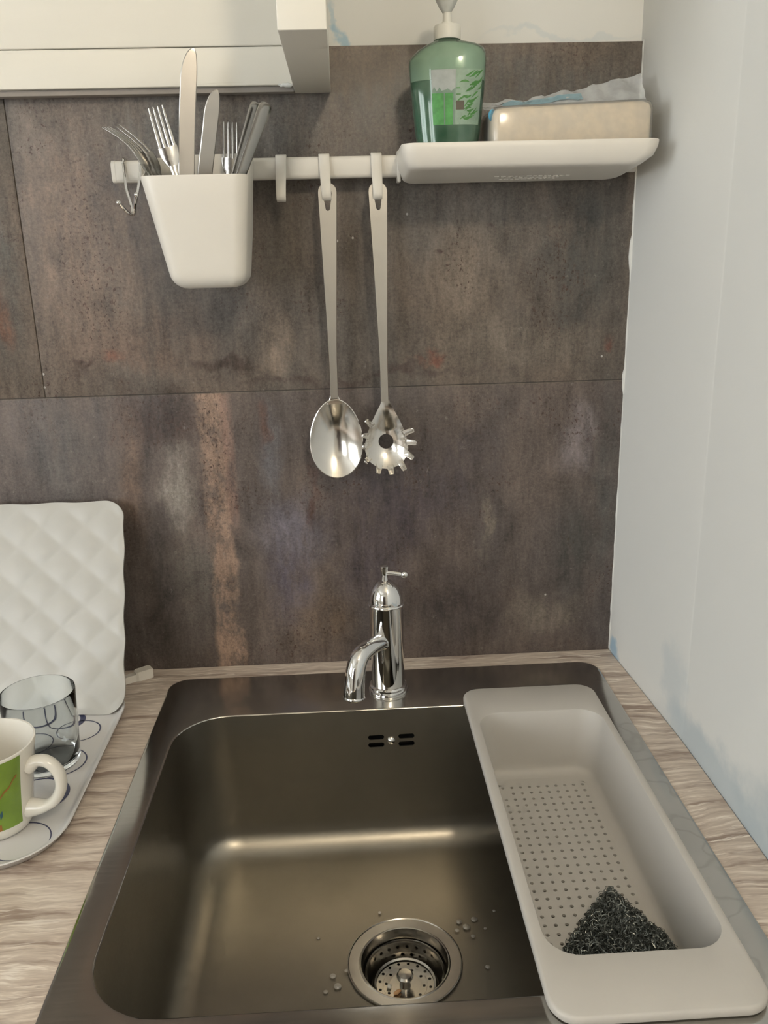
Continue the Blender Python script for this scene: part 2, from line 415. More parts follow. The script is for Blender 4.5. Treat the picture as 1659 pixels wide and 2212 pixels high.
# brushed stainless of the sink
def steel(name, c, r0, r1, sx, stain=False):
    t = NT(name); P = t.pos
    b = t.noise(P, 300, 3, 0.7, stretch=sx); s = t.noise(P, 7, 4, 0.6); w = t.mr(t.noise(P, 26, 3), 0.62, 0.66)
    c2 = tuple(a * 0.86 for a in c)
    c = t.mix(t.mr(s, 0.3, 0.7), c2, c)
    if stain:
        sx_ = t.node('ShaderNodeSeparateXYZ', {0: P}).outputs[0]
        e = t.math('ABSOLUTE', t.math('SUBTRACT', t.noise(P, 20, 2, 0.4), 0.56))
        c = t.mix(t.math('MULTIPLY', t.mr(e, 0.0, 0.03, 0.35, 0), t.mr(sx_, 0.24, 0.26)), c, (0.33, 0.315, 0.28))
    t.bs(col=c, metal=1.0, rough=t.mr(b, 0.3, 0.7, r0, r1, False))
    M[name] = t.m
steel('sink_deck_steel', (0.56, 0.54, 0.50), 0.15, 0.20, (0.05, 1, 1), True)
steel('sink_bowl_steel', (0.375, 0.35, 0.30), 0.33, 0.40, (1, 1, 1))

# wire wool
t = NT('wire_wool')
t.bs(col=t.mix(t.noise(t.pos, 90, 2), (0.10, 0.115, 0.105), (0.34, 0.36, 0.34)), metal=0.85, rough=0.32)
M['wire_wool'] = t.m
simple('wire_wool_core', (0.02, 0.025, 0.022), 0.8)

# ------------------------------------------------------------------ the room
def struct(name, mb, mat, smooth=False, **k):
    return tag(mb.build(name, M[mat], smooth=smooth, **k), kind='structure')
XR0, XR1 = 0.591, 0.6025
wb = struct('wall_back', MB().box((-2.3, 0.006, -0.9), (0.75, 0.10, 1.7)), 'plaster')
# tiles (10 mm porcelain) set on the wall, parts of it
def tile(x0, x1, z0, z1):
    o = MB().box((x0, -0.0, z0), (x1, 0.0085, z1), 0.0006).build('tile', M['rust_tile'], wb, smooth=True)
    return o
tile(-0.1236, XR0 - 0.0005, 0.3716, 0.7508)
tile(-0.86, -0.1247, 0.3716, 0.7508)
tile(-0.52, XR0 - 0.0005, -0.012, 0.3708)
tile(-1.27, -0.5212, -0.012, 0.3708)
# grout line in the open joints
MB().box((-1.27, 0.0016, -0.01), (XR0 - 0.001, 0.0075, 0.7495)).build('joint_filler', M['joint_grey'], wb, smooth=False)

# right wall: leaves the corner slightly askew, then runs straight
plan = smooth_pts([(XR0, 0.02, 0), (XR0, -0.001, 0), (0.5972, -0.12, 0), (0.6022, -0.222, 0), (0.6032, -0.26, 0), (0.605, -0.5, 0), (0.612, -1.6, 0), (0.62, -3.0, 0)], 6)
mb = MB()
l0 = [Vector((p.x, p.y, -0.9)) for p in plan] + [Vector((0.75, -3.0, -0.9)), Vector((0.75, 0.02, -0.9))]
mb.loft([l0, [v + Vector((0, 0, 2.6)) for v in l0]], True, True)
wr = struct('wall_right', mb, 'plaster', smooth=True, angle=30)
# ragged filler along the tile edge
rows = 90; vs = []; fs = []
for i in range(rows + 1):
    z = 0.002 + (0.752 - 0.002) * i / rows
    rag = 0.0009 + 0.0022 * mnoise.noise((0, 0, z * 22)) + 0.0012 * mnoise.noise((3, 0, z * 70))
    if 0.50 < z < 0.545: rag += 0.003 * math.sin((z - 0.50) / 0.045 * PI)
    if 0.36 < z < 0.38: rag += 0.0018
    rag = max(0.0005, rag)
    vs += [(XR0 - rag, 0.0002, z), (XR0 - rag + 0.0004, -0.0014, z), (XR0 + 0.0035, -0.0035, z), (XR0 + 0.006, 0.0002, z)]
for i in range(rows):
    for j in range(3):
        a = i * 4 + j; fs.append((a, a + 1, a + 5, a + 4))
mk('filler_bead', vs, fs, M['caulk_white'], wr)

struct('floor', MB().box((-2.3, -3.0, -1.0), (0.75, 0.1, -0.9)), 'floor_wood')
struct('ceiling', MB().box((-2.3, -3.0, 1.7), (0.75, 0.1, 1.8)), 'room_light')
Z0, Z1 = 0.125, 1.475
def wall_with_window(wname, win_name, run, fixed, a0, a1, lo, hi):
    """run: 0 = along x (rear wall), 1 = along y (left wall); a0..a1 the opening"""
    def bx_(m, p0, p1, z0, z1, f0, f1):
        if run == 0: m.box((p0, f0, z0), (p1, f1, z1))
        else: m.box((f0, p0, z0), (f1, p1, z1))
        return m
    f0, f1 = fixed
    m = MB()
    bx_(m, lo, hi, -0.9, Z0, f0, f1); bx_(m, lo, hi, Z1, 1.7, f0, f1); bx_(m, lo, a0, Z0, Z1, f0, f1); bx_(m, a1, hi, Z0, Z1, f0, f1)
    struct(wname, m, 'room_light')
    fm = (f0 + f1) / 2; am = (a0 + a1) / 2
    w = tag(bpy.data.objects.new(win_name, None), kind='structure'); COL.objects.link(w)
    w.location = (am, fm, Z0) if run == 0 else (fm, am, Z0)
    for p0, p1, z0, z1 in ((a0, a0 + .05, Z0, Z1), (a1 - .05, a1, Z0, Z1), (am - .03, am + .03, Z0 + .05, Z1 - .05), (a0 + .05, a1 - .05, Z0, Z0 + .05), (a0 + .05, a1 - .05, Z1 - .05, Z1)):
        bx_(MB(), p0, p1, z0, z1, fm - .03, fm + .03).build('window_frame', M['white_painted_wood'], w, smooth=False)
wall_with_window('wall_rear', 'window_1', 0, (-3.0, -2.9), -1.9, -1.0, -2.3, 0.75)
wall_with_window('wall_left', 'window_2', 1, (-2.4, -2.3), -2.3, -0.8, -3.0, 0.1)
dr = tag(bpy.data.objects.new('added_door_1', None), kind='structure'); COL.objects.link(dr); dr.location = (-0.43, -2.88, -0.9)  # dark door added out of view to give the chrome a dark reflection
MB().box((-0.85, -2.899, -0.898), (-0.01, -2.86, 1.15), 0.003).build('added_door_leaf', M['added_door_brown'], dr)
for z0, z1 in ((-0.75, 0.05), (0.17, 1.02)):
    MB().box((-0.73, -2.861, z0), (-0.13, -2.852, z1), 0.004).build('added_door_panel', M['added_door_brown'], dr)
MB().tube([(-0.79, -2.86, 0.12), (-0.79, -2.81, 0.12), (-0.68, -2.81, 0.12)], 0.009, 10).build('added_door_handle', M['chrome'], dr)

# pendant lamp that lights the corner
lamp = thing('pendant_lamp', 'white globe pendant lamp hanging from the kitchen ceiling', 'lamp', (LAMP_POS.x, LAMP_POS.y, 1.7))
MB().lathe([(0.05, 1.7), (0.05, 1.685), (0.02, 1.675), (0.004, 1.672)], (LAMP_POS.x, LAMP_POS.y, 0), 24).build('ceiling_rose', M['white_plastic'], lamp)
MB().tube([(LAMP_POS.x, LAMP_POS.y, 1.68), (LAMP_POS.x, LAMP_POS.y, LAMP_POS.z + 0.08)], 0.003, 8).build('cord', M['dark_hole'], lamp)
MB().lathe([(0.004, 0.11), (0.022, 0.10), (0.024, 0.062)], LAMP_POS, 20).build('lamp_holder', M['white_plastic'], lamp)
t = NT('globe_glow'); t.bs(col=(0.9, 0.88, 0.8), emis=(1.0, 0.84, 0.63), emstr=LAMP_W * 8); M['globe_glow'] = t.m
MB().sphere(LAMP_POS, 0.062, 20, 12).build('globe', M['globe_glow'], lamp)

# ------------------------------------------------------------------ worktop
SX0, SX1, SY0, SY1 = 0.0, 0.56, -0.602, -0.0363      # sink outer
ox0, ox1, oy0, oy1 = 0.014, 0.546, -0.588, -0.05     # cut-out
mb = MB()
top = 0.0; bot = -0.038
fy = -0.655
plan_r = [(p.x - 0.0008, p.y) for p in plan if -0.66 < p.y < 0.0][::1]
outer = [(-1.2, -0.0005), (-1.2, fy)] + [(0.6045, fy)] + [(x, y) for x, y in reversed(plan_r)] + [(XR0 - 0.001, -0.0005)]
inner = [(ox0, oy0), (ox1, oy0), (ox1, oy1), (ox0, oy1)]
poly = [[Vector((x, y, 0)) for x, y in outer], [Vector((x, y, 0)) for x, y in inner]]
tris = tessellate_polygon(poly); flat = poly[0] + poly[1]; n = len(flat); no = len(outer)
vs = [(v.x, v.y, top) for v in flat] + [(v.x, v.y, bot) for v in flat]
fs = [tuple(tr) for tr in tris] + [tuple(i + n for i in reversed(tr)) for tr in tris]
for i in range(no): fs.append((i, (i + 1) % no, (i + 1) % no + n, i + n))
for i in range(4): fs.append((no + i, no + (i + 1) % 4, no + (i + 1) % 4 + n, no + i + n))
wt = mk('worktop', vs, fs, M['worktop_wood'], smooth=False)
tag(wt, 'whitewashed wood-grain worktop with the steel sink set into it', 'worktop')

# ------------------------------------------------------------------ sink
sink = thing('sink', 'brushed stainless steel single-bowl sink set into the worktop', 'sink', (0.28, -0.32, 0))
BX0, BX1, BY0, BY1 = 0.0285, 0.5315, -0.559, -0.1365
BD = -0.180
DC = (0.281, -0.338)
k = 9
deck = [rrect(SX0 + 0.001, SX1 - 0.001, SY0 + 0.001, SY1 - 0.001, 0.024, 0.0003, k),
        rrect(SX0, SX1, SY0, SY1, 0.025, 0.0010, k),
        rrect(SX0 + 0.0008, SX1 - 0.0008, SY0 + 0.0008, SY1 - 0.0008, 0.0245, 0.0019, k),
        rrect(SX0 + 0.003, SX1 - 0.003, SY0 + 0.003, SY1 - 0.003, 0.023, 0.0023, k),
        rrect(BX0 - 0.002, BX1 + 0.002, BY0 - 0.002, BY1 + 0.002, 0.062, 0.0023, k),
        rrect(BX0 - 0.0008, BX1 + 0.0008, BY0 - 0.0008, BY1 + 0.0008, 0.061, 0.0020, k),
        rrect(BX0 - 0.0002, BX1 + 0.0002, BY0 - 0.0002, BY1 + 0.0002, 0.060, 0.0010, k)]
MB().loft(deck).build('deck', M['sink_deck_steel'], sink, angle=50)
bowl = [deck[-1], rrect(BX0, BX1, BY0, BY1, 0.060, -0.002, k)]
tap = 0.010; rb = 0.034
def bl(d, z, r): return rrect(BX0 + d, BX1 - d, BY0 + d, BY1 - d, r, z, k)
bowl.append(bl(0.0015, -0.028, 0.060)); bowl.append(bl(0.003, -0.056, 0.060))
bowl.append(bl(tap * 0.8, BD + rb + 0.004, 0.060))
for i in range(1, 9):
    a = PI / 2 * i / 8
    bowl.append(bl(tap + rb * (1 - math.cos(a)), BD + 0.003 + rb * (1 - math.sin(a)), 0.058 - 0.02 * i / 8))
bowl.append(rrect(DC[0] - 0.10, DC[0] + 0.10, DC[1] - 0.10, DC[1] + 0.10, 0.0999, BD + 0.0005, k))
bowl.append(rrect(DC[0] - 0.058, DC[0] + 0.058, DC[1] - 0.058, DC[1] + 0.058, 0.0579, BD - 0.001, k))
mb = MB().loft(bowl)
# real overflow slots cut in the back wall: find the flat back quad between the 2nd and 3rd wall loops
n4 = 4 * k; li = 2
qa = li * n4 + (k - 1); qb = li * n4 + k; qd = (li + 1) * n4 + (k - 1); qc = (li + 1) * n4 + k
mb.f = [f for f in mb.f if set(f) != {qa, qb, qc, qd}]
A, B, C_, D_ = (Vector(mb.v[i]) for i in (qa, qb, qc, qd))
nb = (B - A).cross(D_ - A).normalized()
if nb.y > 0: nb = -nb                                    # towards the bowl
def on_wall(x, z):
    y = A.y - (nb.x * (x - A.x) + nb.z * (z - A.z)) / nb.y
    return Vector((x, y, z))
OC = (0.2815, -0.0405)
slots = []
for sx in (-1, 1):
    for sz in (-1, 1):
        cx, cz = OC[0] + sx * 0.0185, OC[1] + sz * 0.0050
        pts = []
        for i in range(16):
            a = 2 * PI * i / 16
            hx = 0.0068 if math.cos(a) > 0 else -0.0068
            pts.append(on_wall(cx + hx + 0.0031 * math.cos(a), cz + 0.0031 * math.sin(a)))
        slots.append(pts)
outer = [A, B, C_, D_]
tr = tessellate_polygon([[Vector((v.x, v.z, 0)) for v in outer]] + [[Vector((v.x, v.z, 0)) for v in s] for s in slots])
allv = outer + [v for s in slots for v in s]
mb.add(allv, [tuple(q) for q in tr])
for s in slots: mb.loft([s, [v - nb * 0.0018 for v in s]])
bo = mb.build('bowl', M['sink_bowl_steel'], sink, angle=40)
mb = MB().box((OC[0] - 0.034, A.y + 0.003, OC[1] - 0.02), (OC[0] + 0.034, A.y + 0.02, OC[1] + 0.02))
mb.f = mb.f[:2] + mb.f[3:]
mb.build('overflow_box', M['dark_hole'], sink, smooth=False, recalc=False)
sc = on_wall(OC[0], OC[1])
MB().lathe([(0.0001, 0.0042), (0.003, 0.0036), (0.0047, 0.002), (0.005, 0.0)], sc, 20, axis=nb).build('overflow_screw', M['chrome'], sink)
# drain flange
MB().lathe([(0.0605, 0.0004), (0.0602, 0.0016), (0.0592, 0.0018), (0.0584, 0.0010), (0.0480, 0.0002), (0.0468, 0.0008), (0.0456, 0.0004), (0.0448, -0.003),
            (0.0432, -0.011), (0.0425, -0.050), (0.0001, -0.052)], (DC[0], DC[1], BD), 56).build('drain_flange', M['drain_steel'], sink, angle=22)
# deck water stain rings are left to the steel's own wear

# strainer basket that lifts out of the drain
stn = thing('sink_strainer', 'perforated steel strainer basket sitting in the sink drain', 'strainer', (DC[0], DC[1], BD - 0.047))
mb = MB()
def cell_ring(mb, f, u0, u1, v0, v1, r, nseg=8):
    """quad cell (u,v)->point with a round hole"""
    uc, vc = (u0 + u1) / 2, (v0 + v1) / 2
    outer = []
    for a, b in ((u1, vc), (u1, v1), (uc, v1), (u0, v1), (u0, vc), (u0, v0), (uc, v0), (u1, v0)): outer.append(f(a, b))
    inner = [f(uc + r[0] * math.cos(2 * PI * i / 8), vc + r[1] * math.sin(2 * PI * i / 8)) for i in range(8)]
    mb.loft([outer, inner])
# cup wall, two perforated rows
zt_, zb_ = BD - 0.0135, BD - 0.031
def wallp(a, z):
    r = 0.0395 - 0.003 * (zt_ - z) / (zt_ - zb_)
    return Vector((DC[0] + r * math.cos(a), DC[1] + r * math.sin(a), z))
na = 24
mb.lathe([(0.0415, BD - 0.0120), (0.0420, BD - 0.0110), (0.0412, BD - 0.0100), (0.0400, BD - 0.0115), (0.0395, zt_)], (DC[0], DC[1], 0), na * 2)
for i in range(na):
    for row in range(2):
        off = 0.5 * row
        z1 = zt_ - (zt_ - zb_) * row / 2; z0 = zt_ - (zt_ - zb_) * (row + 1) / 2
        cell_ring(mb, wallp, 2 * PI * (i + off) / na, 2 * PI * (i + 1 + off) / na, z0, z1, (0.055, 0.0019))
mb.lathe([(0.0365, zb_), (0.0360, zb_ - 0.003), (0.0345, zb_ - 0.004)], (DC[0], DC[1], 0), na * 2)
mb.build('cup', M['drain_steel'], stn, angle=50)
# raised inner step with perforated plate
mb = MB()
mb.lathe([(0.0345, zb_ - 0.004), (0.0338, zb_ + 0.003), (0.0325, zb_ + 0.0045), (0.0305, zb_ + 0.0033)], (DC[0], DC[1], 0), 40)
zf = zb_ + 0.0018
def platep(a, r): return Vector((DC[0] + r * math.cos(a), DC[1] + r * math.sin(a), zf - 0.0015 * (0.0305 - r) / 0.02))
for row, (r0, r1, cnt) in enumerate(((0.0235, 0.0305, 16), (0.0165, 0.0235, 10))):
    for i in range(cnt):
        cell_ring(mb, platep, 2 * PI * (i + .3 * row) / cnt, 2 * PI * (i + 1 + .3 * row) / cnt, r0, r1, (0.0017 / ((r0 + r1) / 2), 0.0017))
mb.lathe([(0.0165, zf - 0.001), (0.0001, zf - 0.0016)], (DC[0], DC[1], 0), 40)
mb.build('perforated_plate', M['drain_steel'], stn, angle=50)
MB().lathe([(0.0062, zf - 0.002), (0.0050, zf + 0.004), (0.0048, zf + 0.006), (0.0085, zf + 0.0095), (0.0090, zf + 0.0115), (0.0070, zf + 0.0135), (0.0001, zf + 0.0140)],
           (DC[0], DC[1], 0), 24).build('knob', M['cutlery_steel'], stn)

def blob(name, label, c, r, mat, seed=0, stretch=(1, 1, 1), rz=0.0):
    bm = bmesh.new(); bmesh.ops.create_icosphere(bm, subdivisions=2, radius=1)
    for v in bm.verts:
        d = 1 + 0.35 * mnoise.noise(v.co * 1.7 + Vector((seed, 0, 0)))
        q = Vector((v.co.x * stretch[0] * d * r, v.co.y * stretch[1] * d * r, v.co.z * stretch[2] * d * r))
        v.co = Matrix.Rotation(rz, 3, 'Z') @ q + Vector(c)
    vs = [v.co.copy() for v in bm.verts]; fs = [tuple(v.index for v in f.verts) for f in bm.faces]; bm.free()
    return tag(mk(name, vs, fs, M[mat], angle=80), label, 'food scrap')
blob('food_scrap', 'orange food scrap caught in the sink strainer', (DC[0] - 0.009, DC[1] - 0.011, zf + 0.0012), 0.003, 'scrap_orange', 1, (1.6, 0.7, 0.6), 0.6)
blob('food_scrap', 'white food scrap caught in the sink strainer', (DC[0] - 0.017, DC[1] - 0.003, zf + 0.0012), 0.0026, 'scrap_white', 5, (0.9, 1.1, 0.6))

# water drops on the sink floor
rd = random.Random(3)
drops = [(0.345, -0.288, .0028), (0.352, -0.296, .0035), (0.341, -0.300, .0022), (0.362, -0.286, .003), (0.357, -0.31, .002), (0.372, -0.30, .0016),
         (0.211, -0.365, .0032), (0.206, -0.352, .0026), (0.220, -0.346, .0018), (0.199, -0.371, .002), (0.366, -0.352, .0022), (0.258, -0.268, .0016),
         (0.19, -0.30, .0014), (0.386, -0.275, .0016)]
for x, y, r in drops:
    r *= 1.25
    mb = MB().lathe([(r, 0.0), (r * 0.85, r * 0.22), (r * 0.5, r * 0.36), (0.0001, r * 0.4)], (x, y, BD + 0.0012), 14)
    tag(mb.build('water_drop', M['water'], angle=80), 'tiny clear water drop on the sink floor around the drain', 'water drop', 'water drops in the sink')

# ------------------------------------------------------------------ faucet
FX, FY = 0.2815, -0.089
fa = thing('faucet', 'chrome single-hole faucet with domed top and ball lever', 'faucet', (FX, FY, 0.0023))
MB().lathe([(0.0001, 0.0024), (0.0248, 0.0024), (0.0252, 0.004), (0.0245, 0.006), (0.0228, 0.0068), (0.0236, 0.0085), (0.0232, 0.0105), (0.0215, 0.012), (0.0205, 0.0125)],
           (FX, FY, 0), 56).build('base_ring', M['chrome'], fa)
MB().lathe([(0.0207, 0.012), (0.0206, 0.05), (0.0205, 0.08), (0.0206, 0.119)], (FX, FY, 0), 56).build('body', M['chrome'], fa)
MB().lathe([(0.0206, 0.1186), (0.0226, 0.1192), (0.0232, 0.1206), (0.0226, 0.1220), (0.0204, 0.1226)], (FX, FY, 0), 56).build('collar_ring', M['chrome'], fa)
MB().lathe([(0.0205 * math.cos(a), 0.1224 + 0.0285 * math.sin(a)) for a in [PI / 2 * i / 12 for i in range(12)]] + [(0.0001, 0.1509)], (FX, FY, 0), 56).build('dome', M['chrome'], fa)
st = MB().lathe([(0.0042, 0.1485), (0.0040, 0.153), (0.0032, 0.156), (0.0036, 0.160), (0.0052, 0.1665), (0.0052, 0.1685), (0.0001, 0.169)], (FX - 0.001, FY, 0), 24).build('lever_stem', M['chrome'], fa)
MB().tube([(FX - 0.001, FY, 0.1605), (FX + 0.010, FY - 0.003, 0.1600), (FX + 0.020, FY - 0.006, 0.1592)], [0.0030, 0.0028, 0.0025], 12).build('lever_rod', M['chrome'], fa)
MB().sphere((FX + 0.0225, FY - 0.0068, 0.1590), 0.0046, 20, 12).build('lever_ball', M['chrome'], fa)
path = smooth_pts([(0.2795, -0.097, 0.0730), (0.2690, -0.1110, 0.0770), (0.2575, -0.1260, 0.0785), (0.2470, -0.1390, 0.0745), (0.2415, -0.1465, 0.0620), (0.2392, -0.1505, 0.0450), (0.2380, -0.1530, 0.0300)], 7)
npt = len(path)
rad = [0.0095 + 0.0032 * (i / (npt - 1)) for i in range(npt)]
rad[0] = 0.0125; rad[1] = 0.0115; rad[2] = 0.0106; rad[3] = 0.0101
MB().tube(path, rad, 28).build('spout', M['chrome'], fa)
tend = (path[-1] - path[-2]).normalized()
MB().lathe([(0.0127, -0.0005), (0.0133, 0.0005), (0.0133, 0.0022), (0.0125, 0.003), (0.0085, 0.0032), (0.008, 0.0055), (0.0001, 0.0058)], path[-1], 28, axis=tend).build('aerator', M['chrome'], fa)

# ------------------------------------------------------------------ over-sink colander
co = thing('sink_colander', 'grey plastic over-sink colander with a perforated floor', 'colander', (0.4515, -0.35, 0.003))
CX0, CX1, CY0, CY1 = 0.3705, 0.5325, -0.590, -0.1135
IX0, IX1, IY0, IY1 = 0.3815, 0.5235, -0.533, -0.1745
RZ = 0.0118; FZ = -0.066; k = 8
hx, hy = 0.01035, 0.0111
ncx, ncy = 10, 26
HX0 = 0.4525 - hx * ncx / 2; HX1 = HX0 + hx * ncx
HY1 = -0.2045; HY0 = HY1 - hy * ncy
def il(d, z, r): return rrect(IX0 + d, IX1 - d, IY0 + d, IY1 - d, r, z, k)
loops = [rrect(CX0 + .0015, CX1 - .0015, CY0 + .0015, CY1 - .0015, 0.020, 0.0034, k), rrect(CX0, CX1, CY0, CY1, 0.0215, 0.0055, k), rrect(CX0, CX1, CY0, CY1, 0.0215, RZ - 0.0025, k),
         rrect(CX0 + .0008, CX1 - .0008, CY0 + .0008, CY1 - .0008, 0.021, RZ - 0.0008, k),
         rrect(CX0 + .0025, CX1 - .0025, CY0 + .0025, CY1 - .0025, 0.020, RZ, k),
         il(-0.0025, RZ, 0.0285), il(-0.0008, RZ - 0.0006, 0.027), il(0.0, RZ - 0.0025, 0.026), il(0.004, -0.02, 0.025), il(0.0075, FZ + 0.014, 0.024)]
rf = 0.0115
for i in range(1, 7):
    a = PI / 2 * i / 6
    loops.append(il(0.008 + rf * (1 - math.cos(a)), FZ + rf * (1 - math.sin(a)), 0.023 - 0.006 * i / 6))
TH = 0.0024
def ol(d, z, r): return rrect(IX0 - TH + d, IX1 + TH - d, IY0 - TH + d, IY1 + TH - d, r, z, k)
outer = []
for i in range(6, 0, -1):
    a = PI / 2 * i / 6
    outer.append(ol(0.008 + rf * (1 - math.cos(a)), FZ - TH + rf * (1 - math.sin(a)), 0.025 - 0.006 * i / 6))
outer += [ol(0.0075, FZ + 0.012, 0.026), ol(0.004, -0.02, 0.027), ol(0.001, 0.0034, 0.028)]
MB().loft(outer + loops).build('basket', M['colander_plastic'], co, angle=40)
# floor: perforated grid and the plain border around it, with real hole walls
mb = MB()
last = loops[-1]
def fp(x, y): return Vector((x, y, FZ))
gx = [HX0 + hx * i for i in range(ncx + 1)]; gy = [HY0 + hy * j for j in range(ncy + 1)]
hr = 0.0020
for i in range(ncx):
    for j in range(ncy):
        xa, xb, ya, yb = gx[i], gx[i + 1], gy[j], gy[j + 1]; xm, ym = (xa + xb) / 2, (ya + yb) / 2
        if j == ncy - 2 and i == 0:
            mb.add([fp(*q) for q in ((xb, ym), (xb, yb), (xm, yb), (xa, yb), (xa, ym), (xa, ya), (xm, ya), (xb, ya))], [tuple(range(8))]); continue
        cell_ring(mb, fp, xa, xb, ya, yb, (hr, hr))
        c8 = [Vector((xm + hr * math.cos(2 * PI * q / 8), ym + hr * math.sin(2 * PI * q / 8), FZ)) for q in range(8)]
        mb.loft([c8, [v - Vector((0, 0, TH)) for v in c8]])
hxs = [HX0 + hx / 2 * i for i in range(2 * ncx + 1)]; hys = [HY0 + hy / 2 * j for j in range(2 * ncy + 1)]
grid = [Vector((x, HY0, 0)) for x in hxs] + [Vector((HX1, y, 0)) for y in hys[1:]] + [Vector((x, HY1, 0)) for x in reversed(hxs[:-1])] + [Vector((HX0, y, 0)) for y in reversed(hys[1:-1])]
tr = tessellate_polygon([[Vector((v.x, v.y, 0)) for v in last], grid])
mb.add([v for v in last] + [Vector((g.x, g.y, FZ)) for g in grid], [tuple(q) for q in tr])
mb.build('perforated_floor', M['colander_plastic'], co, smooth=False)

# ------------------------------------------------------------------ wire wool scourer in the colander
ww = thing('wire_scourer', 'dark curly wire wool scourer lying in the colander', 'scourer', (0.466, -0.475, FZ))
def mound(x, y):
    """height of the heap above the colander floor"""
    t_ = max(0.0, min(1.0, (y + 0.470) / 0.078))
    hw_ = 0.060 * (1 - t_) ** 0.9 + 0.004 * t_
    r = abs(x - (0.463 + 0.010 * t_)) / hw_
    return 0.034 * (1 - r) ** 0.75 * (1 - 0.6 * t_) + 0.001 if r < 1 else 0.0
rw = random.Random(11)
mb = MB()
nu, nv = 30, 30
vs = []; fs = []
for j in range(nv + 1):
    for i in range(nu + 1):
        x = 0.4045 + 0.114 * i / nu; y = -0.5195 + 0.128 * j / nv
        h = mound(x, y)
        h = h * 0.86 + 0.004 * mnoise.noise((x * 160, y * 160, 0)) * (1 if h > 0 else 0)
        vs.append((x, y, FZ + 0.0004 + max(0, h)))
for j in range(nv):
    for i in range(nu):
        a = j * (nu + 1) + i; q = (a, a + 1, a + nu + 2, a + nu + 1)
        if max(vs[b][2] for b in q) > FZ + 0.002: fs.append(q)
mk('core', vs, fs, M['wire_wool_core'], ww, angle=80)
def curl(mb, c, rad, turns, axis, wr_, npt):
    ez = axis.normalized(); ex = ez.orthogonal().normalized(); ey = ez.cross(ex); a0 = rw.uniform(0, 6.28)
    pitch = rad * rw.uniform(0.5, 1.3)
    pts = []
    for i in range(npt):
        a = a0 + turns * 2 * PI * i / (npt - 1)
        p = c + ex * rad * math.cos(a) + ey * rad * math.sin(a) + ez * pitch * (i / (npt - 1) - 0.5)
        p.z = max(p.z, FZ + 0.0006); p.y = max(p.y, -0.519); p.x = max(0.3965, min(p.x, 0.5085))
        pts.append(p)
    mb.tube(pts, wr_, 3, caps=False)
cnt = 0
while cnt < 2200:
    x = rw.uniform(0.403, 0.520); y = rw.uniform(-0.519, -0.392)
    h = mound(x, y)
    if h <= 0.0005: continue
    z = FZ + 0.002 + h * rw.uniform(0.75, 1.06)
    ax = Vector((rw.gauss(0, 1), rw.gauss(0, 1), rw.gauss(0, 1)))
    curl(mb, Vector((x, y, z)), rw.uniform(0.0016, 0.0042), rw.uniform(0.5, 1.3), ax, rw.uniform(0.00022, 0.00042), 8)
    cnt += 1
mb.build('wire_curls', M['wire_wool'], ww, angle=80, recalc=False)['kind'] = 'stuff'

# ------------------------------------------------------------------ rail
ra = thing('utensil_rail', 'white plastic utensil rail screwed across the rusty tiles', 'rail', (0.29, -0.02, 0.612))
RZ0, RZ1, RY0, RY1 = 0.6115, 0.6345, -0.032, -0.018
sec = []
for a, cy, cz in ((0, RY1 - .004, RZ1 - .005), (1, RY0 + .004, RZ1 - .005), (2, RY0 + .004, RZ0 + .005), (3, RY1 - .004, RZ0 + .005)):
    for i in range(5):
        th = PI / 2 * (a + i / 4)
        sec.append((cy + .004 * math.cos(th), cz + .005 * math.sin(th)))
MB().loft([[Vector((x, y, z)) for y, z in sec] for x in (-0.004, 0.580)], True, True).build('bar', M['white_plastic'], ra)
def sec_off(x, d): return [Vector((x, (y + 0.025) * d - 0.025, (z - 0.623) * d + 0.623)) for y, z in sec]
MB().loft([sec_off(-0.0075, 0.9), sec_off(-0.0068, 1.03), sec_off(-0.003, 1.03), sec_off(-0.003, 1.0)], True, True).build('end_cap', M['white_plastic'], ra)
for x in (0.006, 0.562):
    MB().box((x, -0.0195, 0.614), (x + 0.018, 0.0002, 0.632), 0.002).build('wall_bracket', M['white_plastic'], ra)

# ------------------------------------------------------------------ plastic hooks
def hook(x, lab, cat='hook', tilt=0.0):
    h = thing('rail_hook', lab, cat, (x, -0.033, 0.612), 'white plastic hooks on the rail')
    prof = [(-0.0160, 0.616), (-0.0160, 0.628), (-0.0165, 0.6345), (-0.021, 0.6362), (-0.030, 0.6362), (-0.0345, 0.634), (-0.0356, 0.626), (-0.0405, 0.616),
            (-0.0455, 0.606), (-0.0478, 0.597), (-0.0475, 0.5915), (-0.0440, 0.5885), (-0.0390, 0.5885), (-0.0362, 0.5925)]
    pts = smooth_pts([Vector((x + tilt * (0.636 - z), y, z)) for y, z in prof], 4)
    n = len(pts)
    hw = [0.0061 - 0.0015 * max(0, min(1, (i / n - 0.4) / 0.6)) for i in range(n)]
    # half-width runs along x: build as a strip whose normal lies in the yz plane
    mbb = MB(); loops = []
    for i, p in enumerate(pts):
        tv = (pts[min(i + 1, n - 1)] - pts[max(i - 1, 0)]); tv.x = 0; tv.normalize()
        nn = Vector((1, 0, 0)).cross(tv)
        w, th = hw[i], 0.0011
        loops.append([p + Vector((a, 0, 0)) * 1 + nn * b for a, b in ((-w, -th * .5), (-w + .0006, -th), (w - .0006, -th), (w, -th * .5), (w, th * .5), (w - .0006, th), (-w + .0006, th), (-w, th * .5))])
    mbb.loft(loops, True, True)
    mbb.build('hook_strip', M['hook_plastic'], h, angle=50)
    return h
hook(0.1800, 'empty white plastic rail hook next to the cutlery container', tilt=-0.03)
hook(0.2275, 'white plastic rail hook holding the serving spoon', tilt=0.03)
hook(0.2855, 'white plastic rail hook holding the pasta server', tilt=0.005)

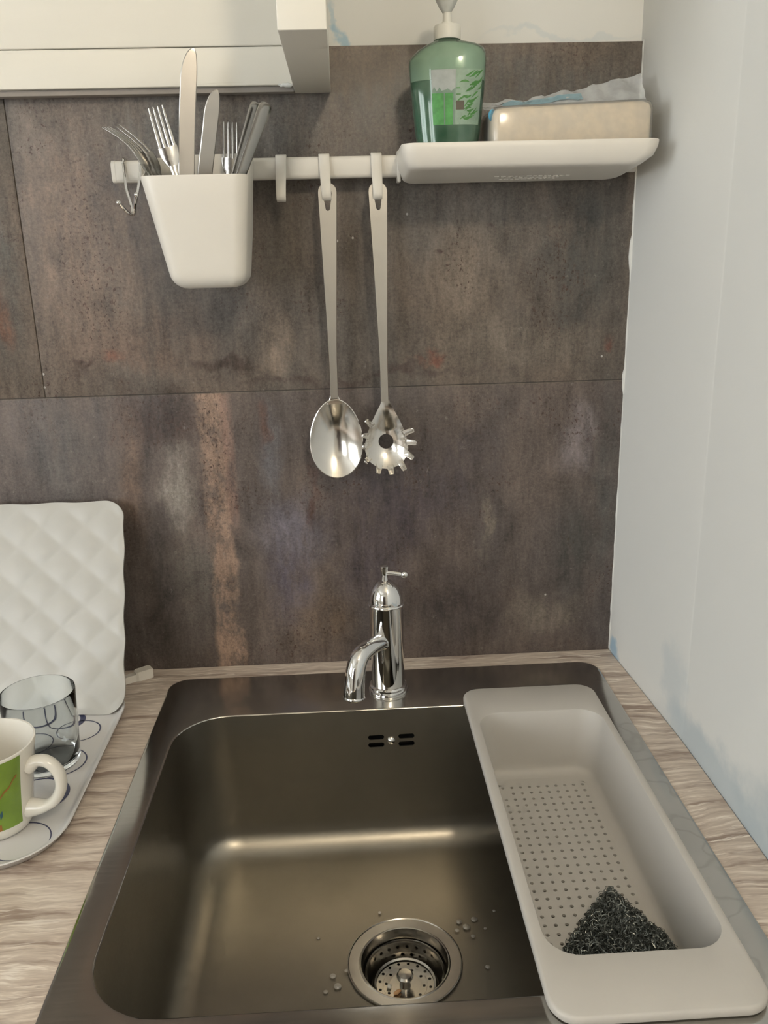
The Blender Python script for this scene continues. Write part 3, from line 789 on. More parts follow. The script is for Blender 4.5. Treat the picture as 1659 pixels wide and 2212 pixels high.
# chrome double wire hook at the rail's end
dh = thing('wire_hook', 'chrome double wire hook with ball tips at the rail end', 'hook', (0.0145, -0.034, 0.612))
def wire(pts): return MB().tube(smooth_pts(pts, 8), 0.0017, 10)
mb = MB()
for s, xa, ball in ((-1, 0.0070, (0.0042, -0.062, 0.589)), (1, 0.0255, (0.0240, -0.062, 0.5965))):
    mb.tube(smooth_pts([(xa, -0.0160, 0.620), (xa, -0.0165, 0.632), (xa, -0.0240, 0.6365), (xa, -0.0325, 0.6345), (xa + 0.0005 * -s, -0.0345, 0.622),
                        (0.0150 + s * 0.0065, -0.037, 0.605), (0.0150 + s * 0.0022, -0.041, 0.588), (0.0145 + s * 0.0010, -0.046, 0.5785),
                        (0.0145 + s * 0.0035, -0.054, 0.5790), ball], 8), 0.0017, 10)
mb.tube([(0.0072, -0.0162, 0.6205), (0.0255, -0.0162, 0.6205)], 0.0012, 10)
mb.build('wire', M['chrome'], dh)
for c in ((0.0042, -0.062, 0.589), (0.0240, -0.062, 0.5965)):
    MB().sphere(c, 0.0027, 16, 10).build('ball_tip', M['chrome'], dh)

# ------------------------------------------------------------------ cutlery container
cc = thing('cutlery_container', 'tapered white plastic cutlery container hanging on the rail', 'container', (0.1, -0.08, 0.4985))
k = 8
TY0, TY1, BY_0, BY_1 = -0.131, -0.0345, -0.118, -0.045
def rimz(y, zf_, zb__): 
    u = max(0, min(1, (y - TY0 - 0.016) / (TY1 - TY0 - 0.022))); return zf_ + (zb__ - zf_) * u
def cl(d, f):
    """loop at fraction f of the height (1 = rim), inset d"""
    x0 = 0.0635 + (0.0418 - 0.0635) * f + d; x1 = 0.1400 + (0.1512 - 0.1400) * f - d
    y0 = BY_0 + (TY0 - BY_0) * f + d; y1 = BY_1 + (TY1 - BY_1) * f - d
    z = 0.4985 + (0.6095 - 0.4985) * f
    r = 0.013 + 0.003 * f - d * .5
    L = rrect(x0, x1, y0, y1, max(0.004, r), z, k)
    return [Vector((v.x, v.y, v.z + (rimz(v.y, 0, 0.026) * max(0, (f - 0.5) / 0.5)))) for v in L]
loops = []
for i in range(7):     # rounded bottom
    th = PI / 2 * i / 6; dz = 0.014 * (1 - math.cos(th))
    loops.append(cl(0.014 * (1 - math.sin(th)), dz / 0.111))
loops += [cl(0, 0.2), cl(0, 0.5), cl(0, 0.75), cl(0, 0.985), cl(0.0005, 1.0), cl(0.0017, 1.0), cl(0.0022, 0.985), cl(0.0022, 0.75), cl(0.0022, 0.5), cl(0.0022, 0.2), cl(0.003, 0.05), cl(0.012, 0.03)]
MB().loft(loops, True, True).build('tub', M['white_plastic'], cc, angle=40)
MB().box((0.062, -0.0356, 0.622), (0.138, -0.0326, 0.6385), 0.001).build('hanger_lip', M['white_plastic'], cc)
MB().box((0.062, -0.0350, 0.6362), (0.138, -0.0135, 0.6386), 0.0008).build('hanger_top', M['white_plastic'], cc)

# ------------------------------------------------------------------ cutlery
def frame(a, b, nrm):
    a, b = Vector(a), Vector(b); d = (b - a).normalized(); nrm = Vector(nrm)
    nn = (nrm - d * nrm.dot(d)).normalized(); side = d.cross(nn).normalized()
    return a, (b - a).length, d, nn, side
def fork(lab, a, b, nrm, mat='cutlery_steel', bow=0.010, hw=0.0115):
    o, L, d, nn, side = frame(a, b, nrm)
    f = thing('fork', lab, 'fork', a, 'cutlery in the container')
    def at_(s, w, n): return o + d * (s * L) + side * w + nn * n
    def bend(s): return bow * (math.sin(max(0, (s - 0.55) / 0.45) * PI * 0.95)) * -0.8 + 0.0
    hs = [0, .02, .06, .15, .35, .5, .58, .64, .68]
    ws = [.004, .0075, .0092, .0088, .006, .0042, .0034, .0034, .0045]
    MB().ribbon([at_(s, 0, bend(s)) for s in hs], ws, nn, [.0022, .0026, .003, .003, .003, .0032, .003, .0026, .0022]).build('handle', M[mat], f, angle=50)
    mbb = MB()
    ss = [.675, .70, .73, .76, .785]; wv = [.0045, .0075, hw * .93, hw, hw]
    mbb.ribbon([at_(s, 0, bend(s)) for s in ss], wv, nn, .0020)
    for q in range(4):
        wc = (-1 + 2 * (q + .5) / 4) * hw
        tw = hw / 4 * .66
        s2 = [.78, .84, .90, .96, .99, 1.0]
        mbb.ribbon([at_(s, wc * (1 - .06 * (s - .78) / .22), bend(s)) for s in s2], [tw, tw, tw * .9, tw * .7, tw * .45, tw * .2], nn, [.0020, .0019, .0018, .0015, .0010, .0006])
    mbb.build('head', M[mat], f, angle=50)
    return f
def knife(lab, a, b, nrm, mat='cutlery_steel', hw=0.0085, blade=0.56, curve=0.006, up=True):
    o, L, d, nn, side = frame(a, b, nrm)
    f = thing('table_knife', lab, 'knife', a, 'cutlery in the container')
    def at_(s, w): return o + d * (s * L) + side * w
    hs = [0, .01, .03, .12, .25, 1 - blade - .03, 1 - blade]
    ws = [.004, .0075, .0088, .0085, .0078, .0065, .006]
    MB().ribbon([at_(s, 0) for s in hs], ws, nn, [.003, .005, .006, .006, .0055, .005, .0035]).build('handle', M[mat], f, angle=50)
    us = [0, .04, .08, .2, .35, .5, .62, .72, .78, .83, .88, .92, .95, .97, .985, .995, 1.0]; n = len(us); pts = []; w = []
    for u in us:
        s = 1 - blade + blade * u
        c = curve * (u * u) * 1.6
        full = hw * (1.0 if u > .06 else .75 + 4 * u)
        if u > .72: full = hw * (max(0.0, 1 - ((u - .72) / .28) ** 2.6)) ** .55 * .98 + .0004
        pts.append(at_(s, c + (hw - full) * (0.55))); w.append(full)
    MB().ribbon(pts, w, nn, [.0018] * (n - 2) + [.0014, .0008]).build('blade', M['blade_steel'], f, angle=20)
    return f
VN = (0.14, -1, 0.05)
fork('bright fork standing tines up beside the tall knife', (0.0975, -0.088, 0.5035), (0.0588, -0.092, 0.6785), (0.10, -1, 0.25), 'utensil_steel', bow=0.006, hw=0.0100)
knife('tallest knife standing blade up in the cutlery container', (0.0725, -0.074, 0.5035), (0.0925, -0.080, 0.7345), (0.2, -1, 0.12), 'cutlery_steel', hw=0.0085, curve=0.0030)
knife('shorter dark knife standing blade up right of the tallest knife', (0.0760, -0.060, 0.5035), (0.1182, -0.078, 0.6955), (0.25, -1, -0.1), 'dark_cutlery_steel', hw=0.0078, curve=0.0)
fork('fork standing tines up at the back of the container', (0.1180, -0.056, 0.5035), (0.1298, -0.058, 0.6675), (0.0, -1, 0.1), 'cutlery_steel', bow=0.004, hw=0.0095)
# two pieces of cutlery standing head down: only handles show
def handle_up(lab, a, b, nrm, mat):
    o, L, d, nn, side = frame(a, b, nrm)
    f = thing('table_knife', lab, 'knife', a, 'cutlery in the container')
    def at_(s): return o + d * (s * L)
    MB().ribbon([at_(s) for s in (.52, .56, .7, .85, .95, .98, .995, 1.0)], [.0042, .005, .0058, .0066, .0072, .0068, .0052, .0025], nn,
                [.004, .0048, .0054, .006, .0062, .0058, .0046, .003]).build('handle', M[mat], f, angle=50)
    MB().ribbon([at_(s) for s in (0, .03, .1, .3, .5, .525)], [.001, .004, .0065, .0075, .007, .0048], nn, [.0008, .0012, .0016, .0016, .0018, .0035]).build('blade', M[mat], f, angle=50)
handle_up('dark knife handle leaning right, at the back of the handle pair', (0.0900, -0.066, 0.5040), (0.1605, -0.074, 0.6835), (0.75, -0.65, 0), 'dark_cutlery_steel')
handle_up('dark knife handle leaning right, at the front of the handle pair', (0.0930, -0.102, 0.5040), (0.1728, -0.100, 0.6785), (0.55, -0.8, 0.1), 'dark_cutlery_steel')
fork('fork leaning left over the container rim with its tines fanned', (0.1230, -0.068, 0.5035), (0.0090, -0.070, 0.6615), (0.42, -0.75, 0.42), 'dark_cutlery_steel', bow=-0.022, hw=0.0095)
fork('dark fork leaning left over the container rim, nearest the wire hook', (0.1130, -0.108, 0.5035), (0.0050, -0.092, 0.6585), (0.62, -0.40, 0.62), 'dark_cutlery_steel', bow=-0.020, hw=0.0080)

# ------------------------------------------------------------------ serving spoon and pasta server
def slotted_handle(mbx, top, bot, wtop, wbot, y_of):
    """flat tapered handle with a long teardrop slot near its top; returns nothing"""
    T, B_ = Vector(top), Vector(bot)
    L = (B_ - T).length; d = (B_ - T).normalized(); side = Vector((1, 0, 0)); side = (side - d * side.dot(d)).normalized(); nn = side.cross(d).normalized()
    if nn.y > 0: nn = -nn
    th = 0.0011
    def wid(s):
        if s < 0.011: return max(0.0015, wtop * math.sqrt(max(0, 1 - ((0.011 - s) / 0.011) ** 2)))
        u = (s - 0.011) / (L - 0.011); return wbot + (wtop - wbot) * max(0, 1 - u * 1.25) ** 1.1
    def P_(s, w, n): return T + d * s + side * w + nn * n + Vector((0, y_of(s / L), 0))
    def slot(s):                                        # half width of the slot
        if s < 0.0065 or s > 0.0300: return 0.0
        if s < 0.012: return 0.0050 * math.sqrt(max(0, 1 - ((0.012 - s) / 0.0055) ** 2))
        if s > 0.0275: return 0.0025 * math.sqrt(max(0, 1 - ((s - 0.0275) / 0.0025) ** 2))
        return 0.0050 - 0.0025 * (s - 0.012) / 0.0155
    ss = [0, .0006, .002, .004, .0064, .0066, .008, .010, .012, .016, .020, .024, .0275, .0288, .0297, .0301, .034] + [0.034 + (L - 0.034) * i / 20 for i in range(1, 21)]
    for sg in (-1, 1):
        loops = []
        for s in ss:
            a, b = slot(s) * sg, wid(s) * sg
            e = min(.0006, abs(b - a) * .3) * sg
            loops.append([P_(s, a, th), P_(s, b - e, th), P_(s, b, 0), P_(s, b - e, -th), P_(s, a, -th)])
        n = len(loops[0]); vs = [p for l in loops for p in l]; fs = []
        for i in range(len(loops) - 1):
            for j in range(n):
                kk = (j + 1) % n
                if j == n - 1 and slot(ss[i]) == 0 and slot(ss[i + 1]) == 0: continue
                fs.append((i * n + j, i * n + kk, (i + 1) * n + kk, (i + 1) * n + j))
        mbx.add(vs, fs)
sp = thing('serving_spoon', 'long steel serving spoon hanging from a rail hook', 'spoon', (0.2297, -0.045, 0.606))
mb = MB(); slotted_handle(mb, (0.2298, -0.0415, 0.6065), (0.2281, -0.0452, 0.3655), 0.0109, 0.0048, lambda u: -0.006 * math.sin(u * PI) + 0.004 * u)
mb.build('handle', M['utensil_steel'], sp, angle=40)
def bowl_grid(c, hw, hz, depth, y0, nr=10, na=40, top=1.0, egg=0.0, thick=True):
    """oval dish, concave towards -y"""
    def P_(r, a):
        sx, sz = math.sin(a), math.cos(a)
        w = hw * (1 - egg * sz)
        x = c[0] + w * r * sx; z = c[1] + hz * r * sz
        y = y0 + depth * (1 - r * r) 
        return Vector((x, y, z))
    loops = [[P_(max(0.001, r / nr), 2 * PI * k2 / na) for k2 in range(na)] for r in range(nr, -1, -1)]
    return loops
lp = bowl_grid((0.2285, 0.3165), 0.0312, 0.0478, 0.016, -0.0420, egg=0.10)
back = [[v + Vector((0, 0.0014, 0)) for v in l] for l in reversed(lp)]
rim = [[v + Vector((0, 0, 0)) for v in lp[0]]]
mb = MB().loft(list(reversed(lp)) + [[v + Vector(((v.x - 0.2285) * 0.03, 0.0006, (v.z - 0.3165) * 0.02)) for v in lp[0]]] + [l for l in reversed(back)])
mb.build('bowl', M['utensil_steel'], sp, angle=60)
# shoulder between the handle and the bowl
MB().ribbon([(0.2281, -0.0412, 0.374), (0.2281, -0.0412, 0.368), (0.2282, -0.0408, 0.364), (0.2283, -0.0398, 0.359)], [.0047, .0049, .0065, .0100], (0, -1, 0), .0016).build('shoulder', M['utensil_steel'], sp)

ps = thing('pasta_server', 'steel pasta server with prongs and a round hole, hanging from a rail hook', 'pasta server', (0.2857, -0.045, 0.606))
mb = MB(); slotted_handle(mb, (0.2858, -0.0415, 0.6060), (0.2880, -0.0465, 0.3600), 0.0109, 0.0048, lambda u: -0.006 * math.sin(u * PI) + 0.004 * u)
mb.build('handle', M['utensil_steel'], ps, angle=40)
HC = (0.2888, 0.3095); HR = 0.0092
na = 96; nr = 9
OUT = [(0.3640, .0046), (0.3580, .0056), (0.3480, .0110), (0.3360, .0172), (0.3240, .0222), (0.3120, .0255), (0.3020, .0262), (0.2930, .0242), (0.2860, .0196), (0.2810, .0128), (0.2785, .0058), (0.2778, .0)]
def hw_at(z):
    if z >= OUT[0][0] or z <= OUT[-1][0]: return 0.0
    for (za, wa), (zb, wb_) in zip(OUT, OUT[1:]):
        if za >= z >= zb: return wa + (wb_ - wa) * (za - z) / (za - zb)
def rad_at(a):
    lo, hi = 0.005, 0.06
    for _ in range(40):
        m = (lo + hi) / 2; z = HC[1] + m * math.cos(a)
        if abs(m * math.sin(a)) < hw_at(z): lo = m
        else: hi = m
    return lo
def srv(r, a):
    """teardrop dish in polar coordinates around the hole centre, 0 = up; r = 1 on the outline"""
    R = rad_at(a)
    x = HC[0] + math.sin(a) * R * r; z = HC[1] + math.cos(a) * R * r
    up = max(0.0, min(1.0, (z - 0.325) / 0.035))
    y = -0.0440 + 0.013 * (1 - r ** 2.2) * (1 - up) + 0.002 * up
    return Vector((x, y, z))
loops = []
for i in range(nr + 1):
    u = i / nr
    row = []
    for k2 in range(na):
        a = 2 * PI * k2 / na
        r0 = HR / rad_at(a)
        row.append(srv(r0 + (1 - r0) * u, a))
    loops.append(row)
b2 = [[v + Vector((0, 0.0014, 0)) for v in l] for l in loops]
mb = MB().loft(loops + list(reversed(b2)) + [loops[0]])
mb.build('bowl', M['utensil_steel'], ps, angle=60)
# prongs
for deg, tr_ in ((62, .0385), (88, .0372), (119, .0378), (146, .0402), (172, .0388), (198, .0385), (231, .0352), (265, .0300), (293, .0330), (322, .0405)):
    a = math.radians(deg); dirv = Vector((math.sin(a), 0, math.cos(a)))
    p0 = srv(0.90, a); p1 = srv(1.02, a); tip = Vector((HC[0], 0, HC[1])) + dirv * (tr_ - 0.0015); tip.y = p1.y - 0.0085
    m1 = p1.lerp(tip, 0.45); m1.y += 0.0012; m2 = p1.lerp(tip, 0.82)
    MB().ribbon([p0, p1, m1, m2, p1.lerp(tip, 0.95), tip], [.0042, .0037, .0034, .0032, .0026, .0012], dirv * 0.35 + Vector((0, -1, 0)), .0016).build('prong', M['utensil_steel'], ps)

# ------------------------------------------------------------------ plastic shelf on the rail
sh = thing('rail_shelf', 'white plastic tray shelf hooked on the rail, holding the soap bottle', 'shelf', (0.44, -0.07, 0.604))
k = 8
def sl(d, z, r, f, slope=0.0): # f=0 bottom, 1 rim
    L = rrect(0.3165 - 0.0085 * f + d, 0.5580 + 0.0200 * f - d, -0.1140 - 0.0065 * f + d, -0.0215 + 0.001 * f - d * 0.5, r, z, k)
    return [Vector((v.x, v.y, v.z + slope * max(0, (-0.022 - v.y) / 0.093))) for v in L]
loops = [sl(0.010, 0.6040, 0.010, 0, .0078), sl(0.0025, 0.6042, 0.012, 0.0, .0080), sl(0.0006, 0.6050, 0.013, 0.08, .0082), sl(0, 0.6066, 0.014, 0.25, .0084), sl(0, 0.618, 0.016, 0.75, .003), sl(0, 0.630, 0.016, 0.97), sl(0, 0.6352, 0.016, 1.0),
         sl(0.0006, 0.6360, 0.0155, 1.0), sl(0.0018, 0.6360, 0.0145, 1.0), sl(0.0024, 0.6350, 0.014, 1.0), sl(0.0024, 0.622, 0.014, 0.8), sl(0.0035, 0.6155, 0.013, 0.4), sl(0.012, 0.6142, 0.010, 0.2)]
MB().loft(loops, True, True).build('tray', M['white_plastic'], sh, angle=40)
MB().box((0.3085, -0.034, 0.606), (0.3125, -0.0135, 0.6382), 0.001).build('hanger_cheek', M['white_plastic'], sh)
MB().box((0.3085, -0.0345, 0.6352), (0.578, -0.0135, 0.6382), 0.001).build('hanger_top', M['white_plastic'], sh)
# moulded marking under the shelf: small raised strokes
mb = MB(); rm = random.Random(5)
for row in range(3):
    x = 0.414 + 0.004 * row
    while x < 0.494 - 0.006 * row:
        w = rm.uniform(0.002, 0.006)
        mb.box((x, -0.060 + row * 0.009, 0.60670 - 0.00076 * row), (x + w, -0.0575 + row * 0.009, 0.6080 - 0.00076 * row)); x += w + rm.uniform(0.0015, 0.003)
mb.build('moulded_mark', M['white_plastic'], sh, smooth=False)

# ------------------------------------------------------------------ soap bottle
SB = (0.3605, -0.073)
ang = math.radians(-7)
so = thing('soap_bottle', 'green hand-soap pump bottle standing on the rail shelf', 'soap bottle', (SB[0], SB[1], 0.6142))
def sb(hx_, hy_, z, p=2.6, cx=0.0, n=48, tilt=0.0):
    out = []
    for i in range(n):
        a = 2 * PI * i / n; ca, sa = math.cos(a), math.sin(a)
        x = hx_ * math.copysign(abs(ca) ** (2 / p), ca) + cx; y = hy_ * math.copysign(abs(sa) ** (2 / p), sa)
        xr = x * math.cos(ang) - y * math.sin(ang); yr = x * math.sin(ang) + y * math.cos(ang)
        out.append(Vector((SB[0] + xr, SB[1] + yr, z + tilt * x)))
    return out
body = [sb(.024, .017, .6145), sb(.0285, .0195, .6155), sb(.0300, .0205, .6195), sb(.0345, .022, .650), sb(.0380, .0225, .685), sb(.0398, .0225, .708), sb(.0403, .0222, .718, tilt=.03),
        sb(.0398, .0215, .7225, tilt=.06), sb(.0375, .020, .7265, tilt=.09), sb(.031, .0180, .7312, tilt=.07), sb(.022, .0155, .7348, tilt=.03, p=2.3), sb(.0155, .0135, .7368, p=2.0), sb(.0132, .0125, .7385, p=2.0), sb(.0128, .0125, .743, p=2.0)]
MB().loft(body, True, True).build('bottle', M['bottle_plastic'], so, angle=40)
liq = [sb(.0225, .0155, .6155), sb(.0275, .0185, .6165), sb(.0292, .0197, .6200), sb(.0338, .0213, .650), sb(.0373, .0218, .685), sb(.0383, .0218, .6985)]
MB().loft(liq, True, True).build('soap_liquid', M['liquid_green'], so, angle=40)
film = [sb(.0386, .0219, .6990), sb(.0390, .0217, .708), sb(.0394, .0214, .7175, tilt=.03), sb(.0388, .0207, .7215, tilt=.06), sb(.0364, .0192, .7250, tilt=.09), sb(.030, .0172, .7298, tilt=.07), sb(.021, .0148, .7332, tilt=.03, p=2.3), sb(.0145, .0128, .7352, p=2.0)]
glassy('soap_film', (0.90, 0.96, 0.90), 0.2, 0.35, 0.02, (0.60, 0.70, 0.60))
MB().loft(film).build('soap_film', M['soap_film'], so, angle=40)
# label sheet wrapped on the front face
def face_pt(u, z, off=0.0006):
    """u in -1..1 across the bottle front, follows the superellipse front side"""
    f = (z - .616) / (.708 - .616); f = max(0, min(1, f))
    hx_ = .0300 + (.0398 - .0300) * f ** 0.85; hy_ = .0205 + .002 * f
    p = 2.6
    x = hx_ * u; y = -(hy_ + 0) * max(0.0, 1 - abs(u) ** p) ** (1 / p)
    l = math.hypot(x / hx_ ** 2, y / hy_ ** 2) or 1
    x += off * x / hx_ ** 2 / l; y += off * y / hy_ ** 2 / l
    return Vector((SB[0] + x * math.cos(ang) - y * math.sin(ang), SB[1] + x * math.sin(ang) + y * math.cos(ang), z))
def label_patch(name, u0, u1, z0, z1, mat, par, off, n=10):
    mbx = MB()
    l0 = [face_pt(u0 + (u1 - u0) * i / n, z0, off) for i in range(n + 1)]; l1 = [face_pt(u0 + (u1 - u0) * i / n, (z0 + z1) / 2, off) for i in range(n + 1)]
    l2 = [face_pt(u0 + (u1 - u0) * i / n, z1, off) for i in range(n + 1)]
    mbx.loft([l0, l1, l2], closed=False)
    return mbx.build(name, M[mat], par, angle=80)
lab = label_patch('label', -0.42, 0.90, .6555, .7075, 'label_grey', so, .0004)
label_patch('label_picture', 0.22, 0.90, .6555, .7075, 'label_mint', lab, .0007)
label_patch('label_stripe', -0.42, -0.10, .6555, .6855, 'label_green', lab, .0008)
label_patch('label_stripe', -0.06, 0.16, .6555, .6855, 'label_green', lab, .0008)
label_patch('label_mark', 0.24, 0.46, .6695, .6780, 'label_brown', lab, .0009)
label_patch('label_line', 0.24, 0.36, .6835, .6845, 'leaf_green', lab, .0009)
label_patch('label_line', 0.24, 0.34, .6895, .6905, 'leaf_green', lab, .0009)
rl = random.Random(4)
for i in range(30):
    u = rl.uniform(0.45, 0.84); z = rl.uniform(.659, .704); aa = rl.uniform(-0.5, 0.9) + (PI if rl.random() < .4 else 0); ln = rl.uniform(.006, .012)
    pts = []
    for s_ in range(4):
        q = s_ / 3
        pts.append((u + math.cos(aa) * ln * q / .034, z + math.sin(aa + q * .5) * ln * q))
    l0, l1 = [], []
    for (pu, pz), wv in zip(pts, (.0003, .0011, .0009, .0001)):
        pu = max(-.9, min(.9, pu)); pz = max(.6565, min(.7065, pz))
        l0.append(face_pt(pu, pz - wv, .0009)); l1.append(face_pt(pu, pz + wv, .0009))
    MB().loft([l0, l1], closed=False).build('printed_leaf', M['leaf_green'], lab, angle=80)
MB().lathe([(.0138, .7385), (.0140, .7395), (.0140, .7505), (.0130, .7520), (.0068, .7525), (.0062, .7545), (.0001, .7545)], (SB[0], SB[1], 0), 32).build('pump_collar', M['bottle_collar'], so)
MB().lathe([(.0050, .7545), (.0045, .758), (.0045, .7635), (.0040, .764)], (SB[0], SB[1], 0), 20).build('pump_stem', M['bottle_collar'], so)
MB().lathe([(.0042, .7635), (.0075, .7680), (.0115, .7755), (.0120, .7840), (.0105, .7870), (.0001, .7875)], (SB[0] - .0005, SB[1], 0), 24).build('pump_head', M['clear_pump'], so)
MB().tube([(SB[0], SB[1], .779), (SB[0] - .012, SB[1] - .012, .780), (SB[0] - .022, SB[1] - .022, .777)], [.0045, .004, .0032], 12).build('pump_nozzle', M['clear_pump'], so)

# ------------------------------------------------------------------ wrapped cream pack
pk = thing('wrapped_pack', 'cream block wrapped in clear plastic beside the soap bottle', 'pack', (0.487, -0.07, 0.6145))
rot = math.radians(3.0); 
def pkp(x, y, z):  # local to world, slight yaw
    return Vector((0.4865 + x * math.cos(rot) - y * math.sin(rot), -0.0715 + x * math.sin(rot) + y * math.cos(rot), 0.6150 + z))
def pack_shell(g, top_fn, nx=26, ny=12, seed=0, amp=0.0):
    """rounded block grown by g; top_fn gives height at local x"""
    k = 6
    L = []
    hx_, hy_ = 0.0845, 0.032
    for q, (ins, fz) in enumerate(((0.006, 0.0), (0.0015, 0.05), (0.0, 0.14), (0.0, 0.5), (0.0, 0.86), (0.0018, 0.95), (0.006, 0.995), (0.014, 1.0))):
        row = []
        base = rrect(-hx_ - g + ins, hx_ + g - ins, -hy_ - g + ins, hy_ + g - ins, 0.008, 0, k)
        # subdivide straight sides
        pts = []
        for i in range(len(base)):
            a, b = base[i], base[(i + 1) % len(base)]
            m = (8 if (i // k) % 2 == 0 else 4) if i % k == k - 1 else 1
            pts += [a + (b - a) * j / m for j in range(m)]
        for v in pts:
            h = top_fn(v.x)
            nz_ = amp * mnoise.noise((v.x * 45 + seed, v.y * 45, fz * 3 + seed))
            p = pkp(v.x * (1 + nz_ * 4), v.y + nz_ * 2, max(0.0, fz * (h + g) + nz_))
            row.append(p)
        L.append(row)
    return L
topf = lambda x: 0.0545 + 0.006 * (x + 0.0845) / 0.169
MB().loft(pack_shell(0, topf, amp=0.0003), True, True).build('block', M['pack_cream'], pk, angle=40)
# thin plastic around it, standing up loose at the back and bunched at the end
MB().loft(pack_shell(0.0016, topf, seed=4, amp=0.0007), True, True).build('wrap', M['plastic_wrap'], pk, angle=40)
nx, ny = 44, 9; vs = []; fs = []
for j in range(ny + 1):
    for i in range(nx + 1):
        u, v = i / nx, j / ny
        x = -0.088 + 0.176 * u
        htop = topf(x) + 0.0015 + (0.010 + 0.022 * u ** 1.6 + 0.004 * mnoise.noise((u * 9, 2, 0))) * v
        y = -0.004 + 0.024 * v + 0.004 * mnoise.noise((u * 14, v * 4, 3)) * (0.3 + v) + 0.003 * math.sin(u * 40 + v * 3) * v
        vs.append(pkp(x, min(y, 0.045), htop + 0.0018 * mnoise.noise((u * 22, v * 7, 1))))
for j in range(ny):
    for i in range(nx):
        a = j * (nx + 1) + i; fs.append((a, a + 1, a + nx + 2, a + nx + 1))
glassy('loose_film', (0.95, 0.97, 0.99), 0.2, 0.55, 0.05, (0.74, 0.78, 0.80))
o = mk('loose_wrap', vs, fs, M['loose_film'], pk, angle=80)
vs2 = []; fs2 = []
for j in range(4):   # printed blue band on the loose wrap
    for i in range(15):
        u, v = 0.12 + 0.5 * i / 14, 0.35 + 0.4 * j / 3
        x = -0.088 + 0.176 * u
        htop = topf(x) + 0.0019 + (0.010 + 0.022 * u ** 1.6 + 0.004 * mnoise.noise((u * 9, 2, 0))) * v
        y = -0.0048 + 0.024 * v + 0.004 * mnoise.noise((u * 14, v * 4, 3)) * (0.3 + v) + 0.003 * math.sin(u * 40 + v * 3) * v
        vs2.append(pkp(x, y, htop + 0.0018 * mnoise.noise((u * 22, v * 7, 1))))
for j in range(3):
    for i in range(14):
        a = j * 15 + i; fs2.append((a, a + 1, a + 16, a + 15))
glassy('wrap_print', (0.55, 0.80, 0.92), 0.25, 0.6, 0.05, (0.35, 0.58, 0.68))
mk('printed_band', vs2, fs2, M['wrap_print'], o, angle=80)
MB().sphere(pkp(-0.083, -0.020, 0.0485), 0.0045, 14, 8, 0.006).build('blue_corner', M['wrap_blue'], pk)
MB().ribbon([pkp(0.0655, -0.0336, 0.009), pkp(0.0665, -0.0336, 0.012), pkp(0.0672, -0.0336, 0.016)], [.0007, .0012, .0006], (0, -1, 0), .0004).build('ink_mark', M['print_blue'], pk)

# ------------------------------------------------------------------ white wall shelf above
ws = thing('wall_shelf', 'white painted wooden wall shelf above the cutlery container', 'shelf', (-0.1, 0, 0.71))
MB().box((-0.75, -0.0200, 0.7090), (0.1972, -0.0001, 0.7472), 0.0010).build('back_rail', M['white_painted_wood'], ws)
MB().box((-0.75, -0.0215, 0.7478), (0.1972, 0.0055, 1.15), 0.0012).build('back_board', M['white_painted_wood'], ws)
MB().box((0.1976, -0.2775, 0.7035), (0.2378, -0.0001, 1.15), 0.0010).build('side_panel', M['white_painted_wood'], ws)
MB().box((-0.75, -0.0145, 0.7030), (0.1972, -0.0001, 0.7088), 0.0005).build('shade_strip', M['room_grey'], ws)  # grey strip stands in for the shade and underside below the back rail
mb = MB()
rr_ = random.Random(2)
mb.tube([(0.181 + 0.0025 * i, -0.0195 - 0.0015 * rr_.random(), 0.7082 + 0.001 * rr_.random()) for i in range(7)], [.0006, .0014, .0018, .0021, .0024, .0022, .001], 8)
mb.build('filler_lump', M['caulk_white'], ws)

# ------------------------------------------------------------------ lying tray with blue rings
tx0, tx1, ty0, ty1 = -0.42, -0.0395, -0.3985, -0.0640
lt = thing('serving_tray', 'flat white tray with dark blue ring print lying on the worktop', 'tray', (-0.2, -0.23, 0))
k = 10
def tl(d, z, r): return rrect(tx0 + d, tx1 - d, ty0 + d, ty1 - d, r, z, k)
loops = [tl(0.012, 0.0004, 0.052), tl(0.007, 0.0020, 0.057), tl(0.001, 0.0098, 0.062), tl(0, 0.0108, 0.063), tl(0.0008, 0.0116, 0.0625), tl(0.0028, 0.0112, 0.061), tl(0.0070, 0.0062, 0.057), tl(0.0105, 0.0036, 0.054), tl(0.0140, 0.0030, 0.051)]
MB().loft(loops, True, True).build('tray', M['tray_white'], lt, angle=50)
TZ = 0.0030
def ring(cx, cy, rx, ry, w0, w1, a0=0.0, tilt=0.0, arc=(0, 2 * PI)):
    n = 56; vs = []; fs = []
    cl_ = abs(arc[1] - arc[0]) > 6.2
    for i in range(n + (0 if cl_ else 1)):
        a = arc[0] + (arc[1] - arc[0]) * i / n
        w = w0 * 1.6 + (w1 - w0) * (0.5 + 0.5 * math.cos(a - a0)) ** 3
        for s in (-1, 1):
            w = w * 1.0
            x = (rx + s * w / 2) * math.cos(a); y = (ry + s * w / 2) * math.sin(a)
            vs.append((cx + x * math.cos(tilt) - y * math.sin(tilt), cy + x * math.sin(tilt) + y * math.cos(tilt), TZ + 0.00025))
    m = len(vs) // 2
    for i in range(m if cl_ else m - 1):
        j = (i + 1) % m; fs.append((2 * i, 2 * j, 2 * j + 1, 2 * i + 1))
    return mk('ring_print', vs, fs, M['print_blue'], lt, smooth=False)
ring(-0.0830, -0.3520, 0.0275, 0.0275, 0.0007, 0.0016, 2.2)
ring(-0.0925, -0.2800, 0.0300, 0.0300, 0.0009, 0.0060, 0.1)
ring(-0.0890, -0.2200, 0.0300, 0.0280, 0.0008, 0.0012, 0.0)
ring(-0.0850, -0.1560, 0.0240, 0.0230, 0.0008, 0.0012, 0.4)
ring(-0.1300, -0.1850, 0.0240, 0.0240, 0.0008, 0.0030, 4.0)
